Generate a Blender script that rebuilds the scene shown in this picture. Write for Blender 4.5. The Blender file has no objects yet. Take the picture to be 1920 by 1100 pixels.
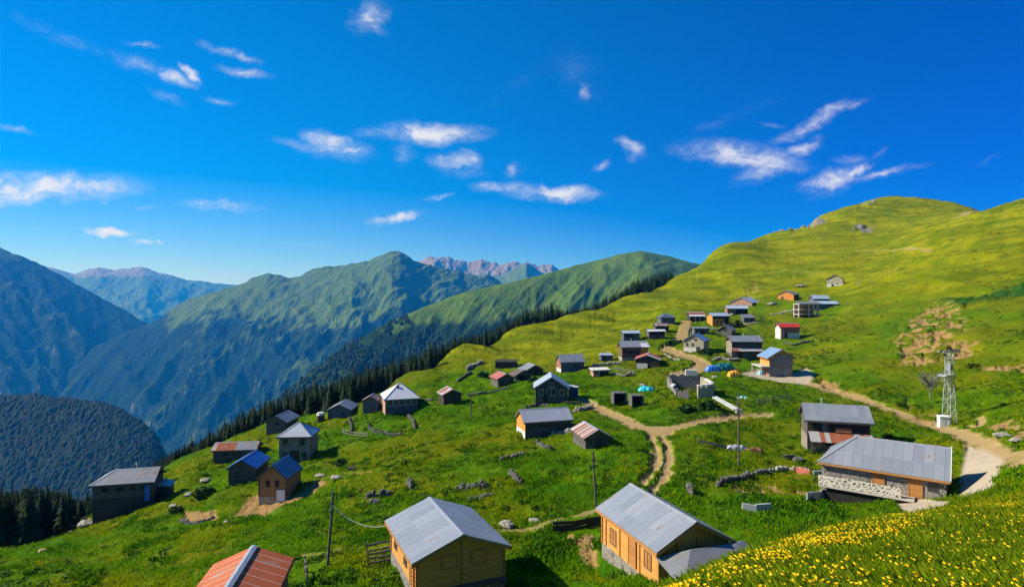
import bpy, math, random
import numpy as np
from mathutils import Vector

# ------------------------------------------------------------------ camera, sky, sun
random.seed(7); RNG = np.random.default_rng(11)
scene = bpy.context.scene
COL = scene.collection
F, HY, CX = 1140.0, 550.0, 960.0
cam = bpy.data.cameras.new("camera"); camo = bpy.data.objects.new("camera", cam); COL.objects.link(camo)
camo.location = (0, 0, 0); camo.rotation_euler = (math.radians(90), 0, 0)
cam.sensor_width = 36.0; cam.lens = 36.0 * F / 1920.0; cam.clip_start = 0.1; cam.clip_end = 60000
scene.camera = camo
scene.view_settings.view_transform = 'Standard'; scene.view_settings.look = 'None'
scene.view_settings.exposure = 0.75; scene.view_settings.gamma = 1.0
scene.cycles.volume_bounces = 2; scene.cycles.max_bounces = 6; scene.cycles.diffuse_bounces = 3
SUN_AZ, SUN_EL = -84.0, 35.0
az, el = math.radians(SUN_AZ), math.radians(SUN_EL)
sun_dir = Vector((math.sin(az) * math.cos(el), math.cos(az) * math.cos(el), math.sin(el)))
sl = bpy.data.lights.new("sun", 'SUN'); so = bpy.data.objects.new("sun", sl); COL.objects.link(so)
sl.energy = 4.7; sl.angle = math.radians(0.5); sl.color = (1.0, 0.93, 0.80)
so.rotation_euler = (-sun_dir).to_track_quat('-Z', 'Y').to_euler(); so.location = (-200, 0, 300)

class G:
    """small node-graph helper"""
    def __init__(s, nt): s.nt = nt; nt.nodes.clear()
    def n(s, t, ins=None, **kw):
        nd = s.nt.nodes.new(t)
        for k, v in kw.items(): setattr(nd, k, v)
        for k, v in (ins or {}).items():
            if isinstance(v, bpy.types.NodeSocket): s.nt.links.new(v, nd.inputs[k])
            else: nd.inputs[k].default_value = v
        return nd
    def math(s, op, a, b=0.0, c=0.0, clamp=False):
        return s.n('ShaderNodeMath', {0: a, 1: b, 2: c}, operation=op, use_clamp=clamp).outputs[0]
    def mix(s, f, a, b, mode='MIX'):
        return s.n('ShaderNodeMix', {0: f, 6: a, 7: b}, data_type='RGBA', blend_type=mode).outputs[2]
    def ss(s, x, lo, hi):
        nd = s.n('ShaderNodeMapRange', {0: x, 1: lo, 2: hi, 3: 0.0, 4: 1.0}, interpolation_type='SMOOTHSTEP'); return nd.outputs[0]
    def noise(s, vec, scale, detail=3.0, rough=0.55, dist=0.0):
        nd = s.n('ShaderNodeTexNoise', {'Scale': scale, 'Detail': detail, 'Roughness': rough, 'Distortion': dist})
        if vec is not None: s.nt.links.new(vec, nd.inputs['Vector'])
        return nd.outputs['Fac']
    def col(s, c): return (c[0], c[1], c[2], 1.0)

world = bpy.data.worlds.new("World"); scene.world = world; world.use_nodes = True
g = G(world.node_tree)
geo = g.n('ShaderNodeTexCoord').outputs['Generated']
sky = g.n('ShaderNodeTexSky', sky_type='NISHITA', sun_disc=False, sun_elevation=el, sun_rotation=az % (2 * math.pi),
          altitude=600.0, air_density=1.0, dust_density=0.0, ozone_density=3.0)
sx = g.n('ShaderNodeSeparateXYZ', {0: geo})
tcol = g.mix(g.ss(sx.outputs[2], 0.0, .34), (.52, .69, 1.06, 1.0), (.07, .63, 1.14, 1.0))
tint = g.mix(1.0, sky.outputs[0], tcol, 'MULTIPLY')
away = g.n('ShaderNodeVectorMath', {0: geo, 1: tuple(sun_dir)}, operation='DOT_PRODUCT').outputs['Value']
tint = g.mix(g.ss(away, .55, -.55), tint, g.mix(1.0, tint, (.14, .29, .79, 1.0), 'MULTIPLY'))     # the sky deepens away from the sun
hsv = g.n('ShaderNodeHueSaturation', {'Saturation': 1.12, 'Value': 1.0, 'Color': tint})
dy = g.math('MAXIMUM', sx.outputs[1], 0.02)
u = g.math('DIVIDE', sx.outputs[0], dy); v = g.math('DIVIDE', sx.outputs[2], dy)
uv = g.n('ShaderNodeCombineXYZ', {0: u, 1: v, 2: 0.0}).outputs[0]
w1 = g.n('ShaderNodeTexNoise', {'Vector': uv, 'Scale': 9.0, 'Detail': 4.0, 'Roughness': 0.6})
w2 = g.n('ShaderNodeTexNoise', {'Vector': uv, 'Scale': 38.0, 'Detail': 4.0, 'Roughness': 0.65})
def warp(vec, nz, amt):
    d = g.n('ShaderNodeVectorMath', {0: nz.outputs['Color'], 1: (0.5, 0.5, 0.5)}, operation='SUBTRACT').outputs[0]
    d = g.n('ShaderNodeVectorMath', {0: d, 1: (amt, amt * 0.6, 0.0)}, operation='MULTIPLY').outputs[0]
    return g.n('ShaderNodeVectorMath', {0: vec, 1: d}, operation='ADD').outputs[0]
uvw = warp(warp(uv, w1, 0.05), w2, 0.03)
CLOUDS = [  # direction, half sizes (thousandths of a tangent), tilt, weight
 (60,360,190,34,4,1.35),(0,345,100,24,6,1.2),(150,375,70,10,-3,.5),(210,436,44,11,0,1.3),(272,453,24,7,0,1.1),(303,454,8,6,0,1.0),
 (415,385,75,13,-3,1.0),(268,387,30,8,0,.6),(325,143,52,15,-22,1.0),(362,136,30,14,-40,1.0),(260,118,100,20,-18,.45),(120,70,120,20,-22,.33),
 (418,87,46,12,-14,.8),(462,103,32,12,-30,.6),(462,134,52,12,-12,.75),(315,180,45,14,-25,.35),(410,187,36,9,-12,.5),(265,82,36,8,-5,.4),
 (630,268,66,26,-16,1.2),(570,272,80,12,-12,.45),(645,290,60,18,-5,.5),(800,250,115,24,-2,1.15),(755,242,45,22,10,.6),(752,285,26,34,0,.38),
 (850,302,52,22,-4,.8),(880,298,26,16,-35,.8),(860,322,50,20,0,.35),(690,32,40,34,30,.75),(705,52,30,14,-25,.55),
 (735,410,48,12,8,1.25),(823,371,28,8,14,.8),(20,240,42,9,-10,.6),(940,350,60,14,0,.9),(1035,362,85,20,-3,1.15),(966,318,16,22,-35,.7),
 (1187,272,28,17,-35,.9),(1188,285,14,20,-50,.7),(1126,309,22,9,30,.6),(1098,166,15,22,-30,.8),(1085,140,70,60,-40,.22),
 (1390,292,120,30,-6,1.05),(1440,316,70,24,25,.9),(1500,276,42,16,25,.85),(1530,228,90,18,24,.95),(1600,200,40,10,28,.5),
 (1560,336,60,30,20,1.0),(1605,320,46,14,22,.9),(1655,325,80,11,14,.7),(1600,297,42,10,-3,.65),(1650,285,22,10,25,.55),(1540,355,40,16,28,.55),
 (1845,304,36,8,18,.3),(1445,234,26,7,5,.4),(585,455,60,8,0,.4),(1000,140,140,30,30,.12),(1330,240,150,18,24,.2)]
acc = None
for (px, py, rx, ry, an, wt) in CLOUDS:
    m = g.n('ShaderNodeMapping', {'Vector': uvw, 'Location': ((px - CX) / F, (HY - py) / F, 0), 'Rotation': (0, 0, math.radians(an)),
                                  'Scale': (rx * 1.35 / F, ry * 1.08 / F, 1)}, vector_type='TEXTURE')
    s_ = g.math('MULTIPLY', g.n('ShaderNodeTexGradient', {0: m.outputs[0]}, gradient_type='SPHERICAL').outputs[1], wt)
    acc = s_ if acc is None else g.math('MAXIMUM', acc, s_)
wis = g.n('ShaderNodeMapping', {'Vector': uvw, 'Scale': (10.0, 30.0, 1.0), 'Rotation': (0, 0, -0.2)})
wn = g.noise(wis.outputs[0], 1.0, 5.0, 0.6, 0.8)
wn2 = g.noise(uvw, 45.0, 6.0, 0.7)
wn = g.ss(g.math('MULTIPLY_ADD', wn2, .42, g.math('MULTIPLY', wn, .75)), .34, .86)
dens = g.math('MULTIPLY', acc, g.math('MULTIPLY_ADD', wn, 1.3, 0.20))
dens = g.ss(dens, 0.02, 1.25)
dens = g.math('MULTIPLY', dens, g.math('GREATER_THAN', sx.outputs[1], 0.05))
skyc = hsv.outputs[0]
full = g.mix(g.math('MULTIPLY', dens, 0.88), skyc, (6.9, 6.9, 7.0, 1.0))
bg = g.n('ShaderNodeBackground', {'Color': full, 'Strength': 0.077})
g.nt.links.new(bg.outputs[0], g.n('ShaderNodeOutputWorld').inputs['Surface'])

# ------------------------------------------------------------------ helpers
def tag(o, label=None, cat=None, group=None, kind=None):
    if label: o['label'] = label
    if cat: o['category'] = cat
    if group: o['group'] = group
    if kind: o['kind'] = kind
    return o
def empty(name, loc, yaw=0.0):
    o = bpy.data.objects.new(name, None); COL.objects.link(o); o.location = loc; o.rotation_euler = (0, 0, yaw)
    o.empty_display_size = 0.5; return o
def mesh_np(name, V, Fq, mat=None, smooth=False, tri=False, attrs=None):
    """fast mesh from numpy arrays; all faces have the same side count"""
    me = bpy.data.meshes.new(name); k = Fq.shape[1]
    me.vertices.add(len(V)); me.vertices.foreach_set('co', np.ascontiguousarray(V, dtype=np.float32).ravel())
    me.loops.add(Fq.size); me.loops.foreach_set('vertex_index', Fq.astype(np.int32).ravel())
    me.polygons.add(len(Fq)); me.polygons.foreach_set('loop_start', np.arange(0, Fq.size, k, dtype=np.int32))
    me.polygons.foreach_set('loop_total', np.full(len(Fq), k, dtype=np.int32))
    if smooth: me.polygons.foreach_set('use_smooth', np.ones(len(Fq), dtype=bool))
    for an, arr in (attrs or {}).items():
        a = me.attributes.new(an, 'FLOAT', 'POINT'); a.data.foreach_set('value', np.ascontiguousarray(arr, dtype=np.float32))
    me.update(calc_edges=True)
    if mat: me.materials.append(mat)
    o = bpy.data.objects.new(name, me); COL.objects.link(o); return o
class MB:
    """mesh builder: boxes, beams, prisms, slabs -> one mesh object"""
    def __init__(s): s.v = []; s.f = []
    def add(s, vs, fs):
        o = len(s.v); s.v += [tuple(map(float, p)) for p in vs]; s.f += [tuple(i + o for i in f) for f in fs]
    def box(s, x0, y0, z0, x1, y1, z1):
        s.add([(x0,y0,z0),(x1,y0,z0),(x1,y1,z0),(x0,y1,z0),(x0,y0,z1),(x1,y0,z1),(x1,y1,z1),(x0,y1,z1)],
              [(3,2,1,0),(4,5,6,7),(0,1,5,4),(1,2,6,5),(2,3,7,6),(3,0,4,7)])
    def hexa(s, b, t):
        s.add(list(b) + list(t), [(3,2,1,0),(4,5,6,7),(0,1,5,4),(1,2,6,5),(2,3,7,6),(3,0,4,7)])
    def beam(s, a, b, w, h=None, n=4, taper=1.0):
        a, b = Vector(a), Vector(b); h = h or w; d = (b - a)
        if d.length < 1e-6: return
        d.normalize(); up = Vector((0, 0, 1)) if abs(d.z) < .9 else Vector((1, 0, 0))
        x = d.cross(up).normalized(); y = x.cross(d)
        r0, r1 = [], []
        for i in range(n):
            t = 2 * math.pi * (i + .5) / n; k = 1 / math.cos(math.pi / n)
            q = x * math.cos(t) * w / 2 * k + y * math.sin(t) * h / 2 * k
            r0.append(a + q); r1.append(b + q * taper)
        s.add(r0 + r1, [tuple(range(n - 1, -1, -1)), tuple(range(n, 2 * n))] + [(i, (i + 1) % n, n + (i + 1) % n, n + i) for i in range(n)])
    def slab(s, vs, fs, th):
        """top faces (shared vertices) given a thickness downwards"""
        n = len(vs); low = [(p[0], p[1], p[2] - th) for p in vs]
        ed = {}
        for f in fs:
            for i in range(len(f)): ed[(f[i], f[(i + 1) % len(f)])] = 1
        side = [(a, a + n, b + n, b) for (a, b) in ed if (b, a) not in ed]
        s.add(list(vs) + low, list(fs) + [tuple(i + n for i in reversed(f)) for f in fs] + side)
    def build(s, name, mat, parent=None, smooth=False):
        me = bpy.data.meshes.new(name); me.from_pydata(s.v, [], s.f); me.update()
        if smooth: me.polygons.foreach_set('use_smooth', np.ones(len(me.polygons), dtype=bool))
        if mat: me.materials.append(mat)
        o = bpy.data.objects.new(name, me); COL.objects.link(o)
        if parent: o.parent = parent
        return o
def hash2(ix, iy, seed):
    h = (ix.astype(np.int64) * 374761393 + iy.astype(np.int64) * 668265263 + seed * 974634777) & 0x7fffffff
    h = ((h ^ (h >> 13)) * 1274126177) & 0x7fffffff
    h = h ^ (h >> 16)
    return (h & 0xffff) / 65535.0
def vnoise(x, y, seed=0):
    """gradient noise about -0.7..0.7"""
    ix = np.floor(x); iy = np.floor(y); fx = x - ix; fy = y - iy
    ux = fx * fx * fx * (fx * (fx * 6 - 15) + 10); uy = fy * fy * fy * (fy * (fy * 6 - 15) + 10)
    def gr(a, b):
        t = hash2(ix + a, iy + b, seed) * 2 * math.pi
        return np.cos(t) * (fx - a) + np.sin(t) * (fy - b)
    return (gr(0, 0) * (1 - ux) + gr(1, 0) * ux) * (1 - uy) + (gr(0, 1) * (1 - ux) + gr(1, 1) * ux) * uy
def fbm(x, y, oct=4, seed=0, gain=.5):
    t = 0; a = 1.0; f = 1.0
    for k in range(oct): t = t + a * vnoise(x * f, y * f, seed + k * 17); a *= gain; f *= 2.03
    return t
def ridged(x, y, oct=4, seed=0):
    t = 0; a = 1.0; f = 1.0
    for k in range(oct): t = t + a * (1 - np.abs(vnoise(x * f, y * f, seed + k * 31)) * 2.2); a *= .5; f *= 2.1
    return t
def sstep(x, a, b):
    t = np.clip((x - a) / (b - a), 0, 1); return t * t * (3 - 2 * t)

# ------------------------------------------------------------------ terrain surface: control points (bearing, distance) -> slope
COLS = {
 -150: [(1300,42),(1200,52),(1110,68),(1070,80),(1050,92)],
 0: [(1200,46),(1100,60),(1060,76),(1035,92)],
 170: [(1200,46),(1100,57),(1040,75),(1000,94),(970,114)],
 330: [(1200,44),(1100,53),(1000,78),(930,104),(880,124),(866,134)],
 430: [(1200,42),(1100,51),(950,88),(890,112),(845,133),(824,146)],
 530: [(1200,41),(1100,49),(950,82),(870,112),(800,145),(782,157)],
 650: [(1200,39),(1100,47),(950,76),(850,108),(780,140),(757,157)],
 750: [(1200,37),(1100,45),(950,71),(850,98),(780,131),(745,150),(722,166),(705,186)],
 850: [(1180,38),(1100,45),(950,67),(850,93),(760,133),(720,163),(690,193),(655,236)],
 950: [(1150,40),(1000,57),(900,75),(820,98),(760,126),(710,163),(680,200),(650,250),(627,300)],
 1060: [(1150,40),(1000,56),(900,72),(830,91),(760,123),(700,163),(660,214),(630,268),(602,350)],
 1160: [(1150,39),(1080,45),(1000,54),(910,69),(830,89),(760,120),(700,160),(660,197),(620,242),(590,312),(572,400)],
 1250: [(1190,5),(1135,8),(1165,14),(1150,26),(1090,41),(1000,54),(910,69),(800,98),(700,155),(650,195),(610,235),(570,310),(548,380),(536,450)],
 1330: [(1190,5),(1118,7.5),(1088,9.5),(1112,16),(1100,30),(1050,44),(980,56),(900,71),(800,98),(740,127),(690,160),(640,203),(600,250),(560,315),(525,400),(482,520)],
 1440: [(1185,5.2),(1112,7),(1056,10),(1040,12.5),(1062,22),(1050,34),(1000,50),(940,63),(860,84),(780,110),(720,143),(680,172),(630,215),(580,280),(540,345),(500,420),(460,520),(441,600)],
 1560: [(1180,5.2),(1100,7),(1032,10.5),(1006,14),(1015,25),(1025,36),(990,50),(952,61),(925,68),(880,79),(800,101),(745,125),(700,150),(650,185),(600,230),(560,290),(535,330),(490,410),(440,530),(396,680)],
 1640: [(1180,5.2),(1100,7),(1020,11),(988,15),(998,26),(1000,36),(990,48),(966,56),(935,66),(860,80),(800,97),(765,112),(720,130),(660,165),(610,205),(560,260),(520,320),(470,430),(420,570),(376,720)],
 1720: [(1180,5.2),(1100,7),(1014,11),(976,16),(982,24),(985,36),(976,47),(957,56),(932,63),(885,73),(820,89),(790,102),(740,120),(680,145),(620,180),(560,235),(510,300),(450,420),(410,560),(378,730)],
 1800: [(1180,5.2),(1100,7),(1008,11),(966,17),(956,28),(950,42),(940,53),(922,60),(872,70),(830,80),(795,95),(740,112),(680,135),(620,168),(560,215),(500,280),(440,370),(405,520),(388,740)],
 1920: [(1180,5.2),(1100,7),(1006,11),(948,18),(910,32),(880,48),(850,62),(800,78),(740,98),(680,122),(620,152),(560,195),(500,255),(440,340),(376,450)],
 2080: [(1180,5.2),(1100,7),(950,16),(860,40),(790,65),(700,95),(600,140),(500,210),(420,310),(340,430)],
}
ctl = []
for px, lst in COLS.items():
    uu = (px - CX) / F; th = math.atan(uu); c = math.cos(th)
    if px < 1200:
        for (py, Y) in ((1330, 4.2), (1270, 10), (1225, 20), (1190, 30)):
            if px > -100: ctl.append((th, Y / c, (HY - py) / F * c))
    for (py, Y) in lst: ctl.append((th, Y / c, (HY - py) / F * c))
    Ye, ze = lst[-1][1], (HY - lst[-1][0]) / F * lst[-1][1]
    if px < 1300: hid = [(7, 2.5), (22, 13), (60, 44), (150, 125), (400, 320), (1000, 640), (1500, 820)]
    elif px < 1500: hid = [(12, 3), (40, 14), (110, 50), (250, 120), (600, 330), (1000, 560)]
    elif px < 1900: hid = [(20, 1.5), (70, 10), (180, 34), (400, 100), (800, 250)]
    else: hid = [(30, 1), (120, 0), (300, 10), (600, 60), (1000, 200)]
    for (dY, dz) in hid: Y = Ye + dY; ctl.append((th, Y / c, (ze - dz) / Y * c))
    ctl.append((th, 2.2, -1.0 + .04 * max(th, 0)))
for thd, lst in ((-62, [(2.2,-2.2),(6,-4.5),(20,-13),(50,-28),(110,-65),(300,-240),(900,-620),(1800,-850)]),
                 (-95, [(2.2,-2.2),(6,-4),(20,-10),(50,-26),(110,-70),(300,-240),(900,-620),(1800,-850)]),
                 (-140, [(2.2,-2.1),(6,-3.2),(20,-7),(50,-15),(110,-30),(300,-80),(900,-300),(1800,-500)]),
                 (-180, [(2.2,-2),(6,-2),(20,-2),(50,0),(110,5),(300,20),(900,0),(1800,-100)]),
                 (180, [(2.2,-2),(6,-2),(20,-2),(50,0),(110,5),(300,20),(900,0),(1800,-100)]),
                 (130, [(2.2,-2),(6,-1.6),(20,-.4),(50,5),(110,20),(300,70),(900,130),(1800,100)]),
                 (85, [(2.2,-2),(6,-2),(20,-1.5),(50,2),(110,15),(300,70),(900,180),(1800,120)]),
                 (62, [(2.2,-2.1),(6,-2.8),(20,-5),(50,-6),(110,2),(300,50),(900,160),(1800,100)])):
    for r, z in lst: ctl.append((math.radians(thd), r, z / r))
ctl = np.array(ctl)
SC = np.array([2.6, 1.0])
cp = np.stack([ctl[:, 0], np.log(ctl[:, 1])], 1) * SC
def tps_k(d2): return np.where(d2 > 1e-12, 0.5 * d2 * np.log(np.maximum(d2, 1e-12)), 0.0)
n_c = len(cp)
Kx = tps_k(((cp[:, None] - cp[None]) ** 2).sum(-1)) + np.eye(n_c) * 2e-4
Px = np.hstack([np.ones((n_c, 1)), cp])
Am = np.block([[Kx, Px], [Px.T, np.zeros((3, 3))]])
sol = np.linalg.solve(Am, np.concatenate([ctl[:, 2], np.zeros(3)]))
def tps(th, lr):
    q = np.stack([th, lr], -1) * SC; sh = q.shape[:-1]; q = q.reshape(-1, 2); out = np.empty(len(q))
    for i in range(0, len(q), 20000):
        b = q[i:i + 20000]
        out[i:i + 20000] = tps_k(((b[:, None] - cp[None]) ** 2).sum(-1)) @ sol[:n_c] + sol[n_c] + b @ sol[n_c + 1:]
    return out.reshape(sh)
TH_D = np.radians(np.arange(-44, 44.001, 0.085)); TH = np.concatenate([np.radians(np.arange(-180, -44.5, 3.0)), TH_D, np.radians(np.arange(46, 180.1, 3.0))])
NR = 740; LR = np.linspace(math.log(1.3), math.log(1800.0), NR)
cth = np.concatenate([np.radians(np.arange(-180, -46, 4.0)), np.radians(np.arange(-46, 46.01, 0.45)), np.radians(np.arange(50, 180.1, 4.0))])
clr = np.linspace(LR[0], LR[-1], 260)
CT = tps(*np.meshgrid(cth, clr, indexing='ij'))
def bilin(A, gx, gy, x, y):
    i = np.clip(np.searchsorted(gx, x) - 1, 0, len(gx) - 2); j = np.clip(np.searchsorted(gy, y) - 1, 0, len(gy) - 2)
    a = np.clip((x - gx[i]) / (gx[i + 1] - gx[i]), 0, 1); b = np.clip((y - gy[j]) / (gy[j + 1] - gy[j]), 0, 1)
    return (A[i, j] * (1 - a) * (1 - b) + A[i + 1, j] * a * (1 - b) + A[i, j + 1] * (1 - a) * b + A[i + 1, j + 1] * a * b)
TT, LL = np.meshgrid(TH, LR, indexing='ij')
RR = np.exp(LL); BT = bilin(CT, cth, clr, TT.ravel(), LL.ravel()).reshape(TT.shape)
GX, GY = RR * np.sin(TT), RR * np.cos(TT); GZ0 = BT * RR
def at0(px, py):
    """world point where the sight line through that photo point meets the smooth hillside"""
    th = math.atan((px - CX) / F); tp = (HY - py) / F * math.cos(th)
    lr = np.linspace(math.log(4.0), LR[-1], 3000); t = bilin(CT, cth, clr, np.full_like(lr, th), lr)
    k = np.argmax(t >= tp)
    if t[k] < tp: k = int(np.argmax(t))
    r = math.exp(lr[k]); return (r * math.sin(th), r * math.cos(th), t[k] * r)
def pl(pts): return np.array([at0(*p)[:2] for p in pts])
def dens_poly(P, n=8):
    """smooth a polyline (Catmull-Rom)"""
    P = np.vstack([2 * P[0] - P[1], P, 2 * P[-1] - P[-2]]); out = []
    for i in range(1, len(P) - 2):
        for t in np.linspace(0, 1, n, endpoint=False):
            a, b, c, d = P[i - 1], P[i], P[i + 1], P[i + 2]
            out.append(.5 * (2 * b + (c - a) * t + (2 * a - 5 * b + 4 * c - d) * t * t + (3 * b - a - 3 * c + d) * t ** 3))
    out.append(P[-2]); return np.array(out)
X1, Y1 = GX.ravel(), GY.ravel()
def dist_line(P, pad=8.0):
    D = np.full(X1.shape, 1e6)
    sel = np.where((X1 > P[:, 0].min() - pad) & (X1 < P[:, 0].max() + pad) & (Y1 > P[:, 1].min() - pad) & (Y1 < P[:, 1].max() + pad))[0]
    x, y = X1[sel], Y1[sel]; d = np.full(x.shape, 1e6)
    for a, b in zip(P[:-1], P[1:]):
        ab = b - a; L2 = max(ab @ ab, 1e-9); t = np.clip(((x - a[0]) * ab[0] + (y - a[1]) * ab[1]) / L2, 0, 1)
        d = np.minimum(d, np.hypot(x - a[0] - t * ab[0], y - a[1] - t * ab[1]))
    D[sel] = d; return D.reshape(GX.shape)
def in_poly(P, soft=0.6):
    """soft inside mask of a world polygon"""
    d = dist_line(np.vstack([P, P[:1]]), pad=soft * 6)
    sel = np.where((X1 > P[:, 0].min()) & (X1 < P[:, 0].max()) & (Y1 > P[:, 1].min()) & (Y1 < P[:, 1].max()))[0]
    ins = np.zeros(X1.shape, bool); x, y = X1[sel], Y1[sel]; c = np.zeros(x.shape, bool)
    for a, b in zip(P, np.roll(P, -1, 0)):
        cr = ((a[1] > y) != (b[1] > y)) & (x < (b[0] - a[0]) * (y - a[1]) / (b[1] - a[1] + 1e-12) + a[0]); c ^= cr
    ins[sel] = c; ins = ins.reshape(GX.shape)
    return np.where(ins, sstep(d, -soft, soft), sstep(-d, -soft, soft))
wob = fbm(GX / 2.2, GY / 2.2, 4, 5) ; wob2 = fbm(GX / 9.0, GY / 9.0, 3, 8)
def lane(pts, w, soft=.7, wobble=.6):
    d = dist_line(dens_poly(pl(pts))) + wob * wobble
    return 1 - sstep(d, w / 2 - soft / 2, w / 2 + soft / 2)
MAIN = [(1960,868),(1915,856),(1850,838),(1780,806),(1700,779),(1640,757),(1580,736),(1530,722),(1490,713)]
road = lane(MAIN, 2.8, 1.6, 1.1)
road = np.maximum(road, lane([(1440,777),(1400,779),(1340,786),(1290,795),(1240,803),(1200,800),(1165,783),(1130,768),(1092,750),(1075,742)], 2.9, 1.5, 1.1))
road = np.maximum(road, lane([(1250,800),(1232,810),(1222,800)], 4.0))
ruts = np.maximum(lane([(1215,806),(1226,830),(1233,856),(1224,882),(1206,908),(1186,930),(1158,943)], 1.2, 1.1, .8),
                  lane([(1238,806),(1247,832),(1255,858),(1250,882),(1232,908),(1208,934),(1176,950)], 1.2, 1.1, .8))
road = np.maximum(road, ruts)
road = np.maximum(road, lane([(1287,600),(1282,618),(1272,638),(1248,656)], 4.2))
road = np.maximum(road, lane([(1248,656),(1282,667),(1306,676),(1316,684),(1296,696),(1270,700)], 4.5))
road = np.maximum(road, lane([(1812,800),(1836,797),(1840,788),(1832,783)], 1.2, .6))
foot = np.maximum(lane([(1150,938),(1110,955),(1050,972),(985,990),(925,1000)], .75, .8), lane([(740,1020),(690,1029),(640,1036),(560,1044)], .9, .7) * .8)
foot = np.maximum(foot, lane([(600,898),(650,890),(700,885)], .9, .7) * .7)
track = np.maximum(lane([(1500,474),(1560,472),(1640,470),(1750,470)], 5.0, 3, 3) * .75, lane([(1785,408),(1815,402),(1842,396)], 7.0, 3, 3))
track = np.maximum(track, lane([(1515,530),(1545,527)], 4.0, 3, 3)); track = np.maximum(track, lane([(1595,523),(1640,515),(1690,495)], 3.0, 3, 3) * .6)
apron = in_poly(pl([(1812,836),(1850,842),(1884,858),(1872,885),(1850,932),(1806,938),(1800,900)]), .35)
yard = in_poly(pl([(1690,930),(1780,936),(1805,946),(1790,958),(1700,962),(1676,948)]), .3)
pad = in_poly(pl([(1385,700),(1420,694),(1450,702),(1493,700),(1512,688),(1528,704),(1514,720),(1450,716)]), .5)
apron = np.maximum(np.maximum(apron, yard), pad)
dirt = in_poly(pl([(1664,652),(1690,610),(1728,582),(1750,556),(1790,566),(1812,592),(1806,630),(1850,632),(1830,662),(1760,674),(1690,682)]), 4) * sstep(fbm(GX / 3.0 + GY / 7.0, GY / 4.5 - GX / 9.0, 4, 15) + wob * .35, -.22, .12)
for P in ([(1722,775),(1750,772),(1780,778),(1770,795),(1730,792)], [(1850,795),(1900,790),(1935,800),(1935,830),(1880,818)], [(1530,704),(1570,710),(1600,735),(1550,728)],
          [(1690,742),(1715,752),(1702,768)], [(1830,686),(1900,678),(1930,676),(1930,694),(1850,698)]):
    dirt = np.maximum(dirt, in_poly(pl(P), 1.6) * sstep(wob * 1.2 + wob2, -.45, .15))
cut = np.maximum(in_poly(pl([(424,975),(470,925),(500,918),(545,925),(600,900),(612,905),(560,935),(500,960),(450,972)]), .7), 0)
garden = in_poly(pl([(1370,905),(1420,898),(1470,905),(1515,912),(1500,928),(1440,935),(1395,925)]), .8) * sstep(wob, -.35, .15)
garden = np.maximum(garden, in_poly(pl([(1052,1000),(1120,992),(1136,1040),(1110,1045)]), .6) * sstep(wob, -.4, .1))
garden = np.maximum(garden, in_poly(pl([(340,955),(405,950),(412,975),(350,980)]), .5) * .8)
dirt = np.maximum(np.maximum(dirt, cut), garden)
dirt = np.maximum(dirt, in_poly(pl([(1396,552),(1408,528),(1432,528),(1412,555)]), 2) * sstep(wob, -.3, .3) * .8)
dirt = np.maximum(dirt, in_poly(pl([(140,985),(170,958),(178,975),(120,1000)]), .8) * .8)
_, EDGEPT, _ = at0(1560, 600)
yel = sstep(GZ0 + GY * .02 + wob2 * 3 + np.maximum(GX, 0) * .05, -17.5, -6.0) * sstep(RR, 70, 130)
yel = np.maximum(yel, sstep(RR, 150, 200) * sstep(-GZ0 * 0 + GY, 165, 205))
lowgreen = in_poly(pl([(1500,640),(1560,590),(1620,540),(1760,560),(1980,500),(1980,840),(1800,800),(1640,745),(1520,715)]), 12); lowgreen = np.maximum(lowgreen, in_poly(pl([(1200,660),(1225,600),(1290,575),(1360,556),(1440,548),(1560,543),(1600,560),(1560,620),(1500,700),(1300,720)]), 8)); yel = yel * (1 - .8 * lowgreen * sstep(wob2 + .4, -.3, .5))
rock = (in_poly(pl([(1590,440),(1610,415),(1640,420),(1640,438)]), 5) + in_poly(pl([(1450,436),(1500,415),(1540,408),(1550,418),(1480,440)]), 5) +
        in_poly(pl([(1605,385),(1640,371),(1650,374),(1620,392)]), 4)) * sstep(fbm(GX / 14, GY / 14, 3, 3), -.15, .25)
rock = np.clip(rock, 0, 1)
brush = in_poly(pl([(1755,552),(1830,545),(1925,530),(1960,528),(1960,545),(1860,562),(1800,575)]), 3) * sstep(wob + .3, -.2, .2)
allroad = np.clip(road + foot * .8 + apron + track * .5, 0, 1)
near = sstep(RR, 20, 45)
bump = (fbm(GX / 19, GY / 19, 2, 21) * .95 * near + fbm(GX / 6.5, GY / 6.5, 2, 23) * .75 * near + fbm(GX / 2.3, GY / 2.3, 2, 25) * .34 * sstep(RR, 14, 40) +
        fbm(GX / .8, GY / .8, 2, 26) * .05) * (1 - .92 * allroad) * sstep(RR, 2, 6)
far = sstep(RR, 130, 330)
HB = np.argmax(np.where(RR < 520, BT, -9), axis=1); REDGE = RR[np.arange(len(TH)), HB][:, None]; inner = sstep(REDGE - RR, 5, 90) + sstep(GX, 230, 330); inner = np.clip(inner, .12, 1)
terr = fbm(GX / 26 + GY / 70, GZ0 / 2.0, 3, 33); terr2 = ridged(GX / 75 + GZ0 / 60, GY / 260 + GZ0 / 90, 3, 37) - 1.15
bump += sstep(RR, 120, 200) * inner * (terr * .55 + terr2 * 2.6 * sstep(RR, 150, 320)) * (1 - .9 * allroad)
bump += inner * far * (ridged(GX / 34 + GY / 60, GY / 80, 3, 47) - 1.1) * 1.1 * (1 - .8 * allroad) * sstep(GZ0, -30, 0)
bump += inner * far * (fbm(GX / 70, GY / 70, 4, 41) * 3.6 + (ridged(GX / 120 + GY / 300, GY / 190, 3, 43) - 1.2) * 2.4) * (1 - .7 * road) * sstep(GZ0, -60, 0)
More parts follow.
